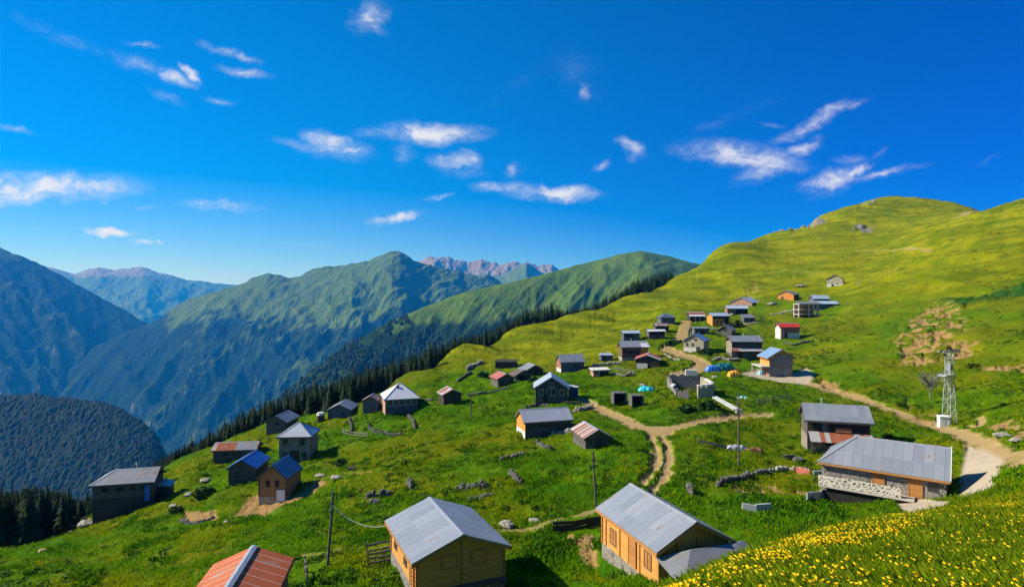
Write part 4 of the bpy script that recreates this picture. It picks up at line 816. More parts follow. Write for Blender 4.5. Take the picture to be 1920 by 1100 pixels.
# --- centre
t, L, W, h, rise = house('chalet', 'dark two storey chalet with glazed gable and thick blue grey roof', 'house', M_DARKWOOD, M_GALVNEW, bbox=(1000,697,1069,757), yaw=88, LW=1.05, pitch=.62, base=M_GREYWOOD, base_h=.40, group='village houses', th=.28, ov=.5, og=.5, ridge=False,
    wins=[('L',-.33,.68,.9,1.2),('L',.0,.70,2.0,1.3),('L',.33,.68,.9,1.2),('L',0,1.12,1.1,.8)], winmat=M_WHITEW, doors=[('L',-.20,.8,1.9,M_DARK)])
t, L, W, h, rise = house('outhouse', 'small blue outhouse with white lid roof against the dark chalet', 'outhouse', M_BLUEP, M_WHITER, bbox=(1065,720,1085,745), yaw=80, LW=1.1, pitch=.12, kind='shed', group='old huts', ov=.1, og=.1)
t, L, W, h, rise = house('barn', 'blue grey sheet metal barn with reddish left gable below the yellow slope', 'barn', M_BLUEW, M_GALV, bbox=(1041,663,1098,697), yaw=12, LW=1.5, pitch=.75, gable=M_REDWOOD, group='old barns', wins=[('F',.12,.5,.6,.6,M_DARK)], doors=[('F',.36,.7,1.6,M_BLUEW)])
m = MB(); wbox(m, wall_frame('L', L, W), -W/2, W/2, h*.3, h, 0, .055); m.build('red_boards', M_REDWOOD, t); m = MB(); wbox(m, wall_frame('L', L, W), -W/2, W/2, -2, h*.3, 0, .06); m.build('whitewashed_foot', M_WHITEW, t)
t, L, W, h, rise = house('long_barn', 'long barn with bright grey roof and glowing orange left gable beside the track', 'barn', M_DARKWOOD, M_GALVNEW, bbox=(965,762,1076,822), yaw=17, LW=1.75, pitch=.62, gable=M_ORANGE, group='old barns', ov=.3, og=.3)
m = MB(); wbox(m, wall_frame('L', L, W), -W/2, W/2, h*.4, h-.31, 0, .05); m.build('orange_boards', M_ORANGE, t); m = MB(); wbox(m, wall_frame('L', L, W), -W/2, W/2, -2, h*.4, 0, .07); m.build('whitewashed_foot', M_WHITEW, t)
m = MB(); wbox(m, wall_frame('F', L, W), -L*.48, L*.48, h*.74, h*.92, .01, .05); m.build('upper_boards', M_GREYWOOD, t)
m = MB(); wbox(m, wall_frame('F', L, W), -L*.48, L*.48, h*.08, h*.62, .01, .05); m.build('sheet_cladding', mat_simple('dark_blue_sheet', (.03,.045,.055), (.05,.07,.085), .6, 1.5), t)
t, L, W, h, rise = house('hut', 'grey board hut with streaky rust and silver roof right of the long barn', 'hut', M_GREYWOOD, M_STREAKR, bbox=(1069,788,1149,840), yaw=102, LW=1.6, pitch=.52, group='old huts', base=M_STONEGREY, base_h=.15)
# --- upper village
t, L, W, h, rise = house('village_house', 'wide brown boarded house, grey roof with white right third, orange boards at right', 'house', M_BROWNWOOD, M_GALV, bbox=(1157,639,1218,675), yaw=3, LW=1.7, pitch=.6, base=M_STONETAN, base_h=.2,
    wins=[('F',-.36,.62,.8,.8,M_DARK),('F',-.12,.62,1.4,.8,M_DARK),('F',.1,.5,.7,1.4,M_DARK)])
m = MB(); wbox(m, wall_frame('F', L, W), L*.22, L*.49, h*.3, h*.96, .01, .06); m.build('orange_boards', M_ORANGE, t); m = MB(); wbox(m, wall_frame('F', L, W), -L*.47, L*.0, h*.36, h*.48, .03, .3); m.build('balcony_rail', M_GREYWOOD, t)
m = MB(); s = rise/(W/2); m.slab([(L*.24,-W/2-.36,h-.36*s+.13),(L/2+.36,-W/2-.36,h-.36*s+.13),(L/2+.36,-.1,h+rise-.1*s+.13),(L*.24,-.1,h+rise-.1*s+.13)], [(0,1,2,3)], .025); m.build('white_sheet', M_WHITER, t)
t, L, W, h, rise = house('shed', 'open sided shed with red roof and long white verge in front of the brown house', 'shed', M_DARKWOOD, M_REDOLD, bbox=(1189,660,1241,691), yaw=74, LW=1.1, pitch=.36, group='old huts')
m = MB(); m.beam((-L/2-.4,-W/2-.4,h+.12-.35*rise/(W/2)), (-L/2-.4,0,h+rise+.15), .1, .3); m.build('verge_board', M_WHITEP, t); m = MB(); wbox(m, wall_frame('L', L, W), -W*.45, W*.0, -1, h*.5, .02, .6); m.build('whitewashed_base', M_WHITEW, t)
SM = dict(group='upper village huts')
t, L, W, h, rise = house('hut', 'grey hut with two stepped pale roof sheets above the wide brown house', 'hut', M_BLUEW, M_PALEB, bbox=(1163,619,1201,640), yaw=3, LW=1.7, pitch=.45, **SM)
opening_shade(t, 'F', L, W, -L*.4, L*.05, h*.45, h*.92)
t, L, W, h, rise = house('hut', 'low stone hut with plain white flat roof left of the upper lane', 'hut', M_STONEGREY, M_WHITER, bbox=(1210,617,1249,635), yaw=2, LW=1.9, pitch=.30, **SM); opening_shade(t, 'F', L, W, -L*.4, L*.45, h*.5, h*.85)
t, L, W, h, rise = house('hut', 'dark hut with rust blotched white roof left of the upper lane', 'hut', M_DARKWOOD, M_PINKR, bbox=(1224,606,1256,621), yaw=2, LW=1.7, pitch=.5, **SM)
t, L, W, h, rise = house('village_house', 'blue grey house with hipped blue roof at the top of the lane', 'house', M_BLUEW, M_BLUEGR, bbox=(1231,588,1268,609), yaw=6, LW=1.3, pitch=.55, kind='hip', wins=[('F',-.25,.6,.6,.6),('F',.2,.6,.6,.6)], **SM)
t, L, W, h, rise = house('hut', 'low white fronted hut with brown red roof right of the lane top', 'hut', M_DARKWOOD, M_BROWNR, bbox=(1286,584,1323,603), yaw=-4, LW=1.9, pitch=.45, **SM)
lean(t, 'porch_roof', M_WHITER, -L/2, L/2, -W/2-1.3, -W/2-.02, h*.72, h*.98); posts(t, [(x, -W/2-1.2, -1, h*.7) for x in (-L/2+.1, -L*.1, L*.15, L/2-.1)], .15, M_WHITEW)
t, L, W, h, rise = house('village_house', 'orange boarded house with pale grey roof next to the low white fronted hut', 'house', M_ORANGE, M_PALEB, bbox=(1323,586,1370,612), yaw=10, LW=1.6, pitch=.45, wins=[('F',-.2,.4,.6,.8,M_DARK),('F',0,.4,.6,.8,M_DARK)], **SM)
opening_shade(t, 'F', L, W, L*.18, L*.49, -.5, h*.95); m = MB(); wbox(m, wall_frame('F', L, W), -L*.5, L*.15, h*.68, h*.97, .02, .09); m.build('painted_eave_shadow', M_DARKWOOD, t)  # dark strip below the eave stands in for the eave's shadow
t, L, W, h, rise = house('village_house', 'red brown hut with pale blue roof in front of the brick gabled house', 'hut', M_REDWOOD, M_PALEB, bbox=(1357,572,1404,590), yaw=-6, LW=1.8, pitch=.5, **SM); opening_shade(t, 'F', L, W, -L*.1, L*.48, -.5, h*.9)
t, L, W, h, rise = house('village_house', 'house with broad brick red gable and white window row, highest of the middle row', 'house', M_DARKWOOD, M_PALEB, bbox=(1367,557,1428,577), yaw=52, LW=1.3, pitch=.45, gable=M_BRICK, wins=[('L',-.2,.5,.8,.7),('L',.15,.5,.8,.7),('L',.38,.5,.5,.7)], winmat=M_WHITEW, **SM)
m = MB(); wbox(m, wall_frame('L', L, W), -W/2, W/2, -1, h-.3, -.01, .004); m.build('brick_front', M_BRICK, t)
t, L, W, h, rise = house('hut', 'tiny lilac grey hut with curved grey roof right of the orange boarded house', 'hut', M_BLUEW, M_GALVOLD, bbox=(1387,589,1417,604), yaw=4, LW=1.5, pitch=.35, kind='shed', **SM)
t, L, W, h, rise = house('stone_house', 'small grey stone house with steep dark gable above the long two roofed barn', 'house', M_STONEGREY, M_GALVOLD, bbox=(1344,608,1381,631), yaw=56, LW=1.0, pitch=.62, wins=[('L',.05,.95,.7,.9,M_DARK)], group='stone houses')
t, L, W, h, rise = house('hut', 'flat roofed stone hut with black doorway above the blue roofed stone house', 'hut', M_STONEGREY, M_GALVOLD, bbox=(1295,612,1332,626), yaw=0, LW=1.6, pitch=.10, kind='shed', **SM); opening_shade(t, 'F', L, W, -L*.15, L*.2, -.5, h*.85)
t, L, W, h, rise = house('stone_house', 'tan stone house with bright blue roof slope and whitewashed foot beside the lane', 'house', M_STONETAN, M_SKYR, bbox=(1279,624,1332,661), yaw=58, LW=1.0, pitch=.58, base=M_WHITEW, base_h=.34, wins=[('L',-.05,.62,.5,.7,M_DARK),('L',.1,1.05,.8,.4,M_DARK),('L',-.32,.62,.5,.6,M_DARK)], doors=[('L',.22,.9,1.5,M_DARKWOOD)], group='stone houses')
t, L, W, h, rise = house('long_barn', 'long grey roofed barn with pink tinted porch roof, above the new block house', 'barn', M_DARKWOOD, M_GALV, bbox=(1359,629,1432,671), yaw=1, LW=2.0, pitch=.62, base=M_STONEGREY, base_h=.3, group='old barns')
lean(t, 'porch_roof', M_PINKR, -L/2-.1, L/2-.3, -W/2-1.8, -W/2-.02, h*.44, h*.62); posts(t, [(x, -W/2-1.6, -2, h*.43) for x in (-L/2+.1, -L*.17, L*.15, L/2-.5)], .15, M_GREYWOOD)
m = MB(); wbox(m, wall_frame('L', L, W), -W/2, W/2, h*.3, h, 0, .05); m.build('plastered_side', M_PLASTER, t); m = MB(); wbox(m, wall_frame('F', L, W), -L*.48, L*.48, h*.70, h*.80, .01, .06); m.build('rail', M_GREYWOOD, t)
t, L, W, h, rise = house('village_house', 'new grey block house with orange boarded gable and sky blue roof', 'house', M_BLOCK, M_SKYR, bbox=(1419,650,1493,706), yaw=88, LW=1.1, pitch=.62, gable=M_NEWWOOD, trim=M_NEWTRIM, group='new block houses',
    wins=[('L',-.22,.28,.8,.7),('L',.27,.28,.8,.7),('L',.24,.78,.7,.6),('L',0,1.02,.7,.7)], winmat=M_WHITEP, ov=.7, og=.5)
m = MB(); wbox(m, wall_frame('L', L, W), -W*.30, W/2, h*.55, h+rise*.42, .055, .10); m.build('block_gable', M_BLOCK, t)
m = MB(); wbox(m, wall_frame('B', L, W), -L/2, L/2, h*.5, h*.98, 0, .05); m.build('orange_boards', M_NEWWOOD, t)
m = MB(); m.box(-L/2-.6, W/2+.03, h*.46, L/2, W/2+2.3, h*.52); m.build('balcony_slab', M_CONC, t); posts(t, [(-L/2-.4, W/2+2.1, -1, h*.46), (L/2-.2, W/2+2.1, -1, h*.46)], .2, M_WHITEW, 'porch_post')
m = MB(); wbox(m, wall_frame('B', L, W), -L*.4, L*.4, 0, h*.4, 0, .05); m.build('porch_front', M_REDWOOD, t)
t, L, W, h, rise = house('village_house', 'small house with bright red roof on the open grass below the blue roofs', 'house', M_WHITEW, M_REDR, bbox=(1451,605,1502,633), yaw=2, LW=1.8, pitch=.65, group='village houses')
m = MB(); wbox(m, wall_frame('F', L, W), -L*.3, L*.49, h*.45, h*.95, .01, .06); m.build('red_boards', M_REDWOOD, t); m = MB(); wbox(m, wall_frame('F', L, W), -L*.48, -L*.3, 0, h*.95, .01, .3); m.build('pink_pier', M_BRICK, t)
t, L, W, h, rise = house('timber_cabin', 'bright orange cabin with grey roof alone on the upper slope', 'cabin', M_DARKWOOD, M_GALVOLD, bbox=(1457,545,1500,563), yaw=50, LW=1.25, pitch=.45, gable=M_ORANGE, group='new pine cabins')
m = MB(); wbox(m, wall_frame('L', L, W), -W/2, W/2, -1, h-.3, -.01, .05); m.build('orange_front', M_ORANGE, t)
t, L, W, h, rise = house('barn', 'pale blue roofed barn, upper of the two with blue roofs', 'barn', M_BLUEW, M_PALEB, bbox=(1515,553,1557,568), yaw=2, LW=1.7, pitch=.7, group='pale blue roofed barns', ridge=False)
t, L, W, h, rise = house('barn', 'wide pale blue roofed barn with green end, lower of the two with blue roofs', 'barn', M_BLUEW, M_PALEB, bbox=(1514,564,1574,580), yaw=-3, LW=2.0, pitch=.42, group='pale blue roofed barns', ridge=False)
t, L, W, h, rise = house('stone_house', 'highest stone house, pale gable with black roof edge on the open hill', 'house', M_STONETAN, M_DARKWOOD, bbox=(1549,515,1584,538), yaw=58, LW=1.0, pitch=.55, base=M_WHITEW, base_h=.3, wins=[('L',.15,.32,.7,.6,M_DARK)], doors=[('L',-.15,.9,1.2,M_DARK)], group='stone houses')
t, L, W, h, rise = house('hut', 'small blue hut with pale flat roof left of the brown boarded house', 'hut', M_BLUEP, M_PALEB, bbox=(1122,661,1152,677), yaw=4, LW=1.5, pitch=.35, kind='hip', **SM)
t, L, W, h, rise = house('shed', 'low brick shed with white slab roof below the small blue hut', 'shed', M_BRICK, M_WHITEW, bbox=(1104,688,1145,706), yaw=10, LW=1.7, pitch=.08, kind='shed', group='old huts', th=.25); opening_shade(t, 'F', L, W, -L*.05, L*.48, -.5, h*.8)
# unfinished concrete frame
def frame_house(px, py, w):
    p = at(px, py); s = w; t = empty('concrete_frame_house', p, math.radians(2)); tag(t, 'unfinished two storey concrete frame with bare slabs in front of the blue roofs', 'building', 'new block houses')
    for k, (x, y) in enumerate(((-s/2,0),(0,0),(s/2-.6,0),(-s/2,4),(s/2-.6,4))):
        m = MB(); m.box(x-.25, y-.25, -2, x+.25, y+.25, 5.2); m.build('pillar', M_CONC, t)
    for z, ex in ((.9, 1.6), (2.9, .8), (5.2, 0)):
        m = MB(); m.box(-s/2-.3, -.9, z, s/2+ex, 4.4, z+.3); m.build('floor_slab', M_CONC, t)
    m = MB(); m.box(-s/2+.1, 3.9, -1, s/2-.8, 4.0, 5.2); m.build('back_wall', M_BRICK, t)
    m = MB(); m.slab([(-s/2-.6,-1.1,5.6),(s/2+.4,-1.1,5.6),(s/2+.4,2,6.5),(-s/2-.6,2,6.5)], [(0,1,2,3)], .08); m.build('roof', M_GALVOLD, t)
frame_house(1517, 594, 8.6)

# ------------------------------------------------------------------ pylon, poles, cable
def Wd(px_len, p): return px_len / F * p.y
p = at(1780, 797); H = Wd(140, p); t = empty('lattice_pylon', p, .35); tag(t, 'grey steel lattice pylon with crowded arms and black insulators beside the dirt road', 'pylon')
b0, b1, hz_ = .70, .42, H * .66
def leg_xy(sx_, sy_, z): k = b0 + (b1 - b0) * min(z / hz_, 1); return (sx_ * k, sy_ * k, z)
for sx_ in (-1, 1):
    for sy_ in (-1, 1):
        m = MB(); m.beam((sx_*b0*1.1, sy_*b0*1.1, -1), leg_xy(sx_, sy_, hz_), .09); m.beam(leg_xy(sx_, sy_, hz_), (sx_*b1, sy_*b1, H), .08); m.build('leg', M_STEEL, t)
NB = 8
for k in range(4):
    m = MB(); c_ = [(-1,-1),(1,-1),(1,1),(-1,1)]; a_, b_ = c_[k], c_[(k+1) % 4]
    for i in range(NB):
        z0, z1 = H*.97*i/NB, H*.97*(i+1)/NB; u_, v_ = (a_, b_) if i % 2 else (b_, a_)
        m.beam(leg_xy(*u_, z0), leg_xy(*v_, z1), .045); m.beam(leg_xy(*a_, z1), leg_xy(*b_, z1), .035)
    m.build('lacing', M_STEEL, t)
m = MB(); m.box(-1.7, -.7, H*.66, .5, .7, H*.68); m.build('platform', M_STEEL, t)
m = MB()
for x_ in (-1.7, -1.0, -.3): m.beam((x_, -.7, H*.68), (x_, -.7, H*.74), .05)
m.beam((-1.7,-.7,H*.74), (.5,-.7,H*.74), .05); m.beam((-1.6,0,H*.58), (-1.6,0,H*.67), .06); m.beam((-1.65,-.6,H*.67), (-.45,-.3,H*.55), .08); m.beam((-1.65,.6,H*.67), (-.45,.3,H*.55), .08); m.build('platform_railing', M_STEEL, t)
m = MB(); m.box(-.34, -.3, H*.73, .34, .3, H*.83); m.build('transformer', mat_simple('transformer_grey', (.20,.20,.19), (.28,.28,.26), .6), t)
m = MB()
for z_ in (.88, .92): m.beam((-1.0, -.3, H*z_), (1.0, -.3, H*z_), .07); m.beam((-1.0, .3, H*z_), (1.0, .3, H*z_), .07)
m.build('bracket', M_STEEL, t)
for y_ in (-.42, .42):
    m = MB(); m.beam((-2.0, y_, H*.985), (2.0, y_, H*.985), .16, .2); m.build('crossarm', M_STEEL, t)
for x_, z_ in ((-1.9,.985),(-.1,1.0),(.7,.99),(1.4,.985),(1.95,.98),(-1.3,.93),(1.4,.92)):
    m = MB(); m.beam((x_, -.1, H*z_), (x_, -.1, H*z_+.18), .42, n=8); m.beam((x_, -.1, H*z_+.18), (x_, -.1, H*z_+.42), .30, n=8, taper=.6); m.build('insulator', M_BLACK, t)
p = at(1769, 800); w_ = Wd(17, p); t = empty('electrical_cabinet', p, -.25); tag(t, 'white metal cabinet at the foot of the lattice pylon', 'cabinet')
m = MB(); m.box(-w_/2, -w_*.35, -.5, w_/2, w_*.35, w_*1.15); m.build('cabinet_body', M_WHITEP, t); m = MB(); m.slab([(-w_*.56,-w_*.42,w_*1.2),(w_*.56,-w_*.42,w_*1.2),(w_*.56,w_*.42,w_*1.26),(-w_*.56,w_*.42,w_*1.26)], [(0,1,2,3)], .07); m.build('cabinet_lid', M_WHITEP, t)
m = MB(); m.box(-w_*.40, -w_*.35-.03, .05, w_*.05, -w_*.35-.003, w_*1.05); m.build('door', mat_simple('pale_grey_paint', (.52,.53,.53), (.60,.6,.6), .5), t)
POLES = {}
for (bx, by, ty, lean_, lab) in ((613,1060,922,.085,'leaning grey timber pole with a cable running to the pine cabin'), (1118,948,845,-.06,'slim timber pole beside the footpath behind the orange pine cabin'),
                          (1385,874,735,0,'thin tall timber pole in the grass right of the track junction'), (883,783,733,0,'short dark pole on the meadow left of the long barn'),
                          (733,728,699,0,'small pole rising behind the white pyramid roof'), (607,772,742,.02,'small pole at the forest edge left of the blue walled hut'), (1352,693,671,0,'short bare post beside the blue and green tarpaulins'), (1405,628,604,-.03,'faint pole on the grass above the long grey roofed barn')):
    p = at(bx, by); h_ = Wd(by - ty, p); t = empty('utility_pole', p); tag(t, lab, 'pole', 'timber poles'); w_ = .24 if h_ > 4 else .16
    m = MB(); m.beam((0,0,-.8), (lean_*h_,0,h_), w_, n=8, taper=.75); m.build('shaft', M_POLE, t)
    for k in (.83, .72) if h_ > 4.5 else ():
        m = MB(); m.beam((lean_*h_*k-.22,-.05,h_*k), (lean_*h_*k+.22,-.05,h_*k), .07); m.beam((lean_*h_*k-.2,-.05,h_*k), (lean_*h_*k-.2,-.05,h_*k+.18), .09, n=6); m.beam((lean_*h_*k+.2,-.05,h_*k), (lean_*h_*k+.2,-.05,h_*k+.18), .06, n=6); m.build('insulator', M_GREYROCK, t)
    POLES[bx] = (p, h_, lean_)
p, h_, l_ = POLES[613]; a = p + Vector((l_*h_*.83, -.1, h_*.83)); HA = HOUSES['new honey pine cabin with grey metal gable roof beside the small plank pen, bottom centre']
b = HA[0].location + Vector((math.cos(math.radians(113.7))*3.9 - math.sin(math.radians(113.7))*3.2, math.sin(math.radians(113.7))*3.9 + math.cos(math.radians(113.7))*3.2, 3.5)); m = MB(); prev = a
for i in range(1, 17):
    k = i / 16; q = a.lerp(b, k) - Vector((0, 0, 4 * k * (1 - k) * .9)); m.beam(prev, q, .045, n=5); prev = q
tag(m.build('overhead_cable', M_WHITEW), 'slack pale cable from the leaning pole to the pine cabin', 'cable')

# ------------------------------------------------------------------ walls, fences, stones
def rock_blob(mb, c, r, rng, squash=.65):
    """an irregular boulder"""
    n1, n2 = 8, 5; ph = rng.uniform(0, 6.28); jit = rng.uniform(.72, 1.18, (n2 + 1, n1)); vs = []
    ax = rng.uniform(.75, 1.25, 2)
    for j in range(n2 + 1):
        t_ = math.pi * j / n2
        for i in range(n1):
            a = ph + 2 * math.pi * i / n1; k = r * (jit[j, i] if 0 < j < n2 else 1)
            vs.append((c[0] + k * math.sin(t_) * math.cos(a) * ax[0], c[1] + k * math.sin(t_) * math.sin(a) * ax[1], c[2] + k * math.cos(t_) * squash))
    mb.add(vs, [(j*n1+i, (j+1)*n1+i, (j+1)*n1+(i+1) % n1, j*n1+(i+1) % n1) for j in range(n2) for i in range(n1)])
def stone_wall(label, pts, h, mat=None, w=.55, name='dry_stone_wall', size=.17, group='dry stone walls', gaps=.28):
    h = h * .72; w = w * .8
    P = [at(*q) for q in pts]; rng = np.random.default_rng(int(pts[0][0] * 7 + pts[0][1])); m = MB(); o = P[0]
    for a, b in zip(P[:-1], P[1:]):
        L = (b - a).length; n = max(2, int(L / (size * 1.15)))
        for i in range(n):
            q = a.lerp(b, (i + rng.uniform(-.2, .2)) / n); hh = h * rng.uniform(.55, 1.15) * (0.3 if rng.random() < gaps else 1); z = 0
            zg = float(ground(q.x, q.y))
            while z < hh:
                s_ = size * rng.uniform(.7, 1.4)
                for yy in (-w / 3, w / 3): rock_blob(m, (q.x - o.x + rng.uniform(-.1, .1), q.y - o.y + yy + rng.uniform(-.08, .08), zg - o.z + z + s_ * .35), s_, rng, .7)
                z += s_ * .95
    ob = m.build(name, mat or M_GREYROCK); ob.location = o; tag(ob, label, 'stone wall', group, 'thing'); return ob
stone_wall('longest tumbled stone wall below the meadow track, left of centre', [(858,918),(885,915),(915,912)], .9)
stone_wall('low stone wall just downhill of the longest tumbled wall', [(877,938),(905,932),(925,926)], .5)
stone_wall('grey stone heap running downhill right of the tumbled walls', [(955,886),(964,898),(978,908)], .7, w=1.0)
stone_wall('standing stump of stone wall above the honey pine cabin', [(765,906),(772,918)], 1.1, w=.9, gaps=0)
stone_wall('broken stone wall between the leaning pole and the honey pine cabin', [(687,934),(708,930),(733,926)], .8)
stone_wall('lower part of the broken wall right of the leaning pole', [(692,944),(712,943)], .6)
stone_wall('low curved stones uphill of the grey stone heap', [(938,864),(958,858),(984,852)], .5)
stone_wall('stone rubble strip in front of the long barn', [(1006,830),(1020,838),(1034,844)], .45, w=1.2)
stone_wall('stone corner stump right of the orange pine cabin roof', [(1290,918),(1298,928)], 1.2, w=.8, gaps=0)
stone_wall('dark stone edge along the far side of the bare garden', [(1345,912),(1368,900),(1400,893),(1440,886)], .6)
stone_wall('pale stone edge continuing to the stone house wall', [(1440,886),(1475,880),(1500,882),(1520,886)], .55, M_ROCK)
stone_wall('curved pen wall below the white pyramid roof', [(765,779),(775,790),(778,806)], .7)
stone_wall('dark pen wall below the narrow grey hut', [(690,796),(702,810),(730,816),(752,815)], .55)
stone_wall('pen wall beside the blue walled hut', [(655,785),(660,797),(658,811)], .6)
stone_wall('rubble mound of a fallen hut at the meadow rim left of the dark ruin', [(876,694),(888,688),(896,684),(905,680)], 1.3, M_ROCK, 1.4, size=.4)
stone_wall('short wall linking the long barn and the rusty hut', [(1036,816),(1056,813),(1070,811)], .8, M_ROCK)
stone_wall('flat slab wall behind the long barn towards the track', [(1076,773),(1095,768),(1112,764)], 1.0, M_ROCK, 1.4)
stone_wall('terrace wall in front of the chalet', [(985,763),(1003,761),(1030,761)], .6)
stone_wall('long pale terrace wall below the small blue hut', [(1112,686),(1140,684),(1165,683)], .9, M_ROCK)
stone_wall('terrace wall below the wide brown house', [(1150,703),(1172,706),(1186,700)], .6, M_ROCK)
stone_wall('stone wall round the plank garden at the left', [(338,978),(352,984),(380,980),(400,972)], .5)
stone_wall('long overgrown wall along the left rim of the meadow', [(70,1010),(100,990),(130,972),(165,955)], .5)
stone_wall('scattered white stones between the two blue roofs and the orange house', [(1445,590),(1470,586),(1498,582)], .7, M_ROCK, 1.2, size=.4, gaps=.5)
stone_wall('dark stone wall below the red roofed house', [(1470,643),(1485,648),(1500,645),(1525,640)], .8, gaps=.3)
stone_wall('pale terrace wall along the lane bank left of the tan stone house', [(1246,664),(1258,672),(1275,676)], .6, M_ROCK, .8)
stone_wall('loose stones between the long two roofed barn and the tarpaulins', [(1338,676),(1350,672),(1366,676),(1385,674)], .7, M_ROCK, 1.0, gaps=.35)
stone_wall('terrace stones under the orange boarded house', [(1322,616),(1340,618),(1362,616)], .6, M_ROCK, .9)
stone_wall('terrace edge under the red brown hut and the lilac grey hut', [(1385,606),(1405,608),(1425,605)], .6, M_ROCK, .8, gaps=.4)
stone_wall('overgrown stone bank left of the red and grey roofed hut', [(858,716),(872,706),(884,700)], .9, M_GREYROCK, 1.2)
stone_wall('old wall line between the lone log hut and the open fronted hut', [(878,742),(905,738),(930,735),(958,728)], .6, M_GREYROCK, gaps=.4)
def low_wall(label, pts, h, mat, w=.25):
    P = [at(*q) for q in pts]; m = MB(); o = P[0]
    for a, b in zip(P[:-1], P[1:]): m.hexa([(a.x-o.x,a.y-o.y,a.z-o.z-.8),(b.x-o.x,b.y-o.y,b.z-o.z-.8),(b.x-o.x,b.y-o.y+w,b.z-o.z-.8),(a.x-o.x,a.y-o.y+w,a.z-o.z-.8)], [(a.x-o.x,a.y-o.y,a.z-o.z+h),(b.x-o.x,b.y-o.y,b.z-o.z+h*.85),(b.x-o.x,b.y-o.y+w,b.z-o.z+h*.85),(a.x-o.x,a.y-o.y+w,a.z-o.z+h)])
    ob = m.build('low_wall', mat); ob.location = o; tag(ob, label, 'low wall', 'grey sheet garden walls', 'thing')
M_SHEET = mat_roof('grey_sheet', (.30,.31,.34), (.42,.43,.46), seam=.7, metal=.1, rough=.6)
low_wall('grey sheet wall on the near side of the bare garden', [(1393,958),(1418,961),(1446,957)], .75, M_SHEET)
low_wall('tilted blue grey sheet wall at the left corner of the stone house', [(1514,943),(1540,936),(1562,926)], 1.0, M_SHEET)
low_wall('rust red sheet set in the far garden wall', [(1492,886),(1518,890)], .7, M_REDOLD)
low_wall('short pale sheet wall between the rust red sheet and the stone house', [(1526,892),(1560,890)], .6, M_SHEET)
def fence(label, pts, h, mat, rails=3, step=1.6, name='plank_fence', rw=.16):
    P = [at(*q) for q in pts]; t = empty(name, P[0]); tag(t, label, 'fence', 'plank fences', 'thing'); o = P[0]
    for a, b in zip(P[:-1], P[1:]):
        n = max(1, round((b - a).length / step))
        for i in range(n + 1):
            q = a.lerp(b, i / n) - o; m = MB(); m.beam((q.x, q.y, q.z - .5), (q.x, q.y, q.z + h * RNG.uniform(1.0, 1.25)), .11); m.build('post', mat, t)
        for k in range(rails):
            z = h * (k + .7) / rails; m = MB(); q0, q1 = a - o, b - o; m.beam((q0.x, q0.y - .08, q0.z + z + RNG.uniform(-.05, .05)), (q1.x, q1.y - .08, q1.z + z + RNG.uniform(-.05, .05)), .05, rw); m.build('rail', mat, t)
fence('weathered plank pen at the left wall of the honey pine cabin', [(690,1062),(738,1052)], 1.1, M_LOG, 3)
fence('back rail of the plank pen beside the honey pine cabin', [(688,1040),(738,1030)], 1.0, M_LOG, 2)
fence('black plank fence above the small bed left of the orange pine cabin', [(1038,998),(1075,996),(1100,990),(1137,985)], .95, M_DARKWOOD, 3, rw=.3)
fence('old log rails lying in the grass right of the track junction', [(1310,832),(1340,838),(1362,842)], .55, M_LOG, 3)
fence('short post fence beside the lane bend above the roofless ruin', [(1262,706),(1285,709),(1310,707)], 1.0, M_LOG, 2, 2.2)
fence('thin fence along the track right of the roofless ruin', [(1420,758),(1450,752),(1480,748)], 1.0, M_LOG, 2, 2.6)
fence('garden fence below the wide brown house', [(1150,694),(1175,698),(1190,702)], 1.0, M_LOG, 2, 1.8)
fence('paddock rail left of the white pyramid roof', [(640,812),(662,818),(690,820)], 1.0, M_LOG, 2, 2.0)
fence('post and rail scrap beside the terracotta roof', [(572,1072),(576,1098)], 1.3, M_LOG, 2)
for i, (px, py, r, lab, mt) in enumerate(((601,889,10,'pale boulder on the path uphill of the dug earth, left of the pair',M_ROCK), (631,892,11,'round white boulder on the path, right of the pair',M_ROCK), (949,979,15,'long flat pale boulder beside the footpath',M_ROCK), (1003,973,11,'oval white boulder beside the footpath',M_ROCK),
    (386,898,11,'white slanted boulder above the blue roofed hut',M_ROCK), (353,925,9,'pale boulder right of the far left house',M_ROCK), (325,946,7,'small boulder below the far left house',M_ROCK), (425,976,5,'tiny white stone at the lower tip of the dug earth',M_ROCK), (160,978,16,'tan rock slab at the left corner of the far left house',M_ROCK), (505,935,14,'brown rock outcrop under the brown pine cabin',M_GREYROCK),
    (1495,858,12,'grey rocks at the left foot of the dark barn',M_GREYROCK), (1340,705,7,'white block on the roofless ruin corner',M_ROCK), (1205,720,6,'pale stone beside the turquoise tarpaulin',M_ROCK), (1500,534,8,'pale rock left of the highest stone house',M_ROCK), (1448,568,8,'pale rocks under the bright orange cabin',M_ROCK), (1610,531,4,'small rock right of the highest stone house',M_ROCK),
    (1880,812,14,'tan boulder in the road cutting at the right edge',M_ROCK), (1905,822,10,'lower tan boulder in the road cutting at the right edge',M_ROCK), (830,742,7,'grey rock left of the lone log hut',M_GREYROCK), (806,748,8,'grey rock between the white pyramid roof and the lone log hut',M_GREYROCK), (80,1030,10,'orange brown rock at the far left rim',mat_simple('orange_rock',(.34,.18,.08),(.48,.30,.16),.9,3)), (1372,588,5,'white stone right of the red brown hut',M_ROCK), (1400,545,4,'tan stone at the foot of the worn slope scar',M_ROCK))):
    p = at(px, py + r * .4); rr = Wd(r, p); m = MB(); rg = np.random.default_rng(900 + i)
    rock_blob(m, (0, 0, rr * .2), rr * .95, rg, .55); ob = m.build('boulder', mt, smooth=False); ob.location = p; ob.scale = (1.15, .9, .8); tag(ob, lab, 'boulder', 'boulders on the meadow')

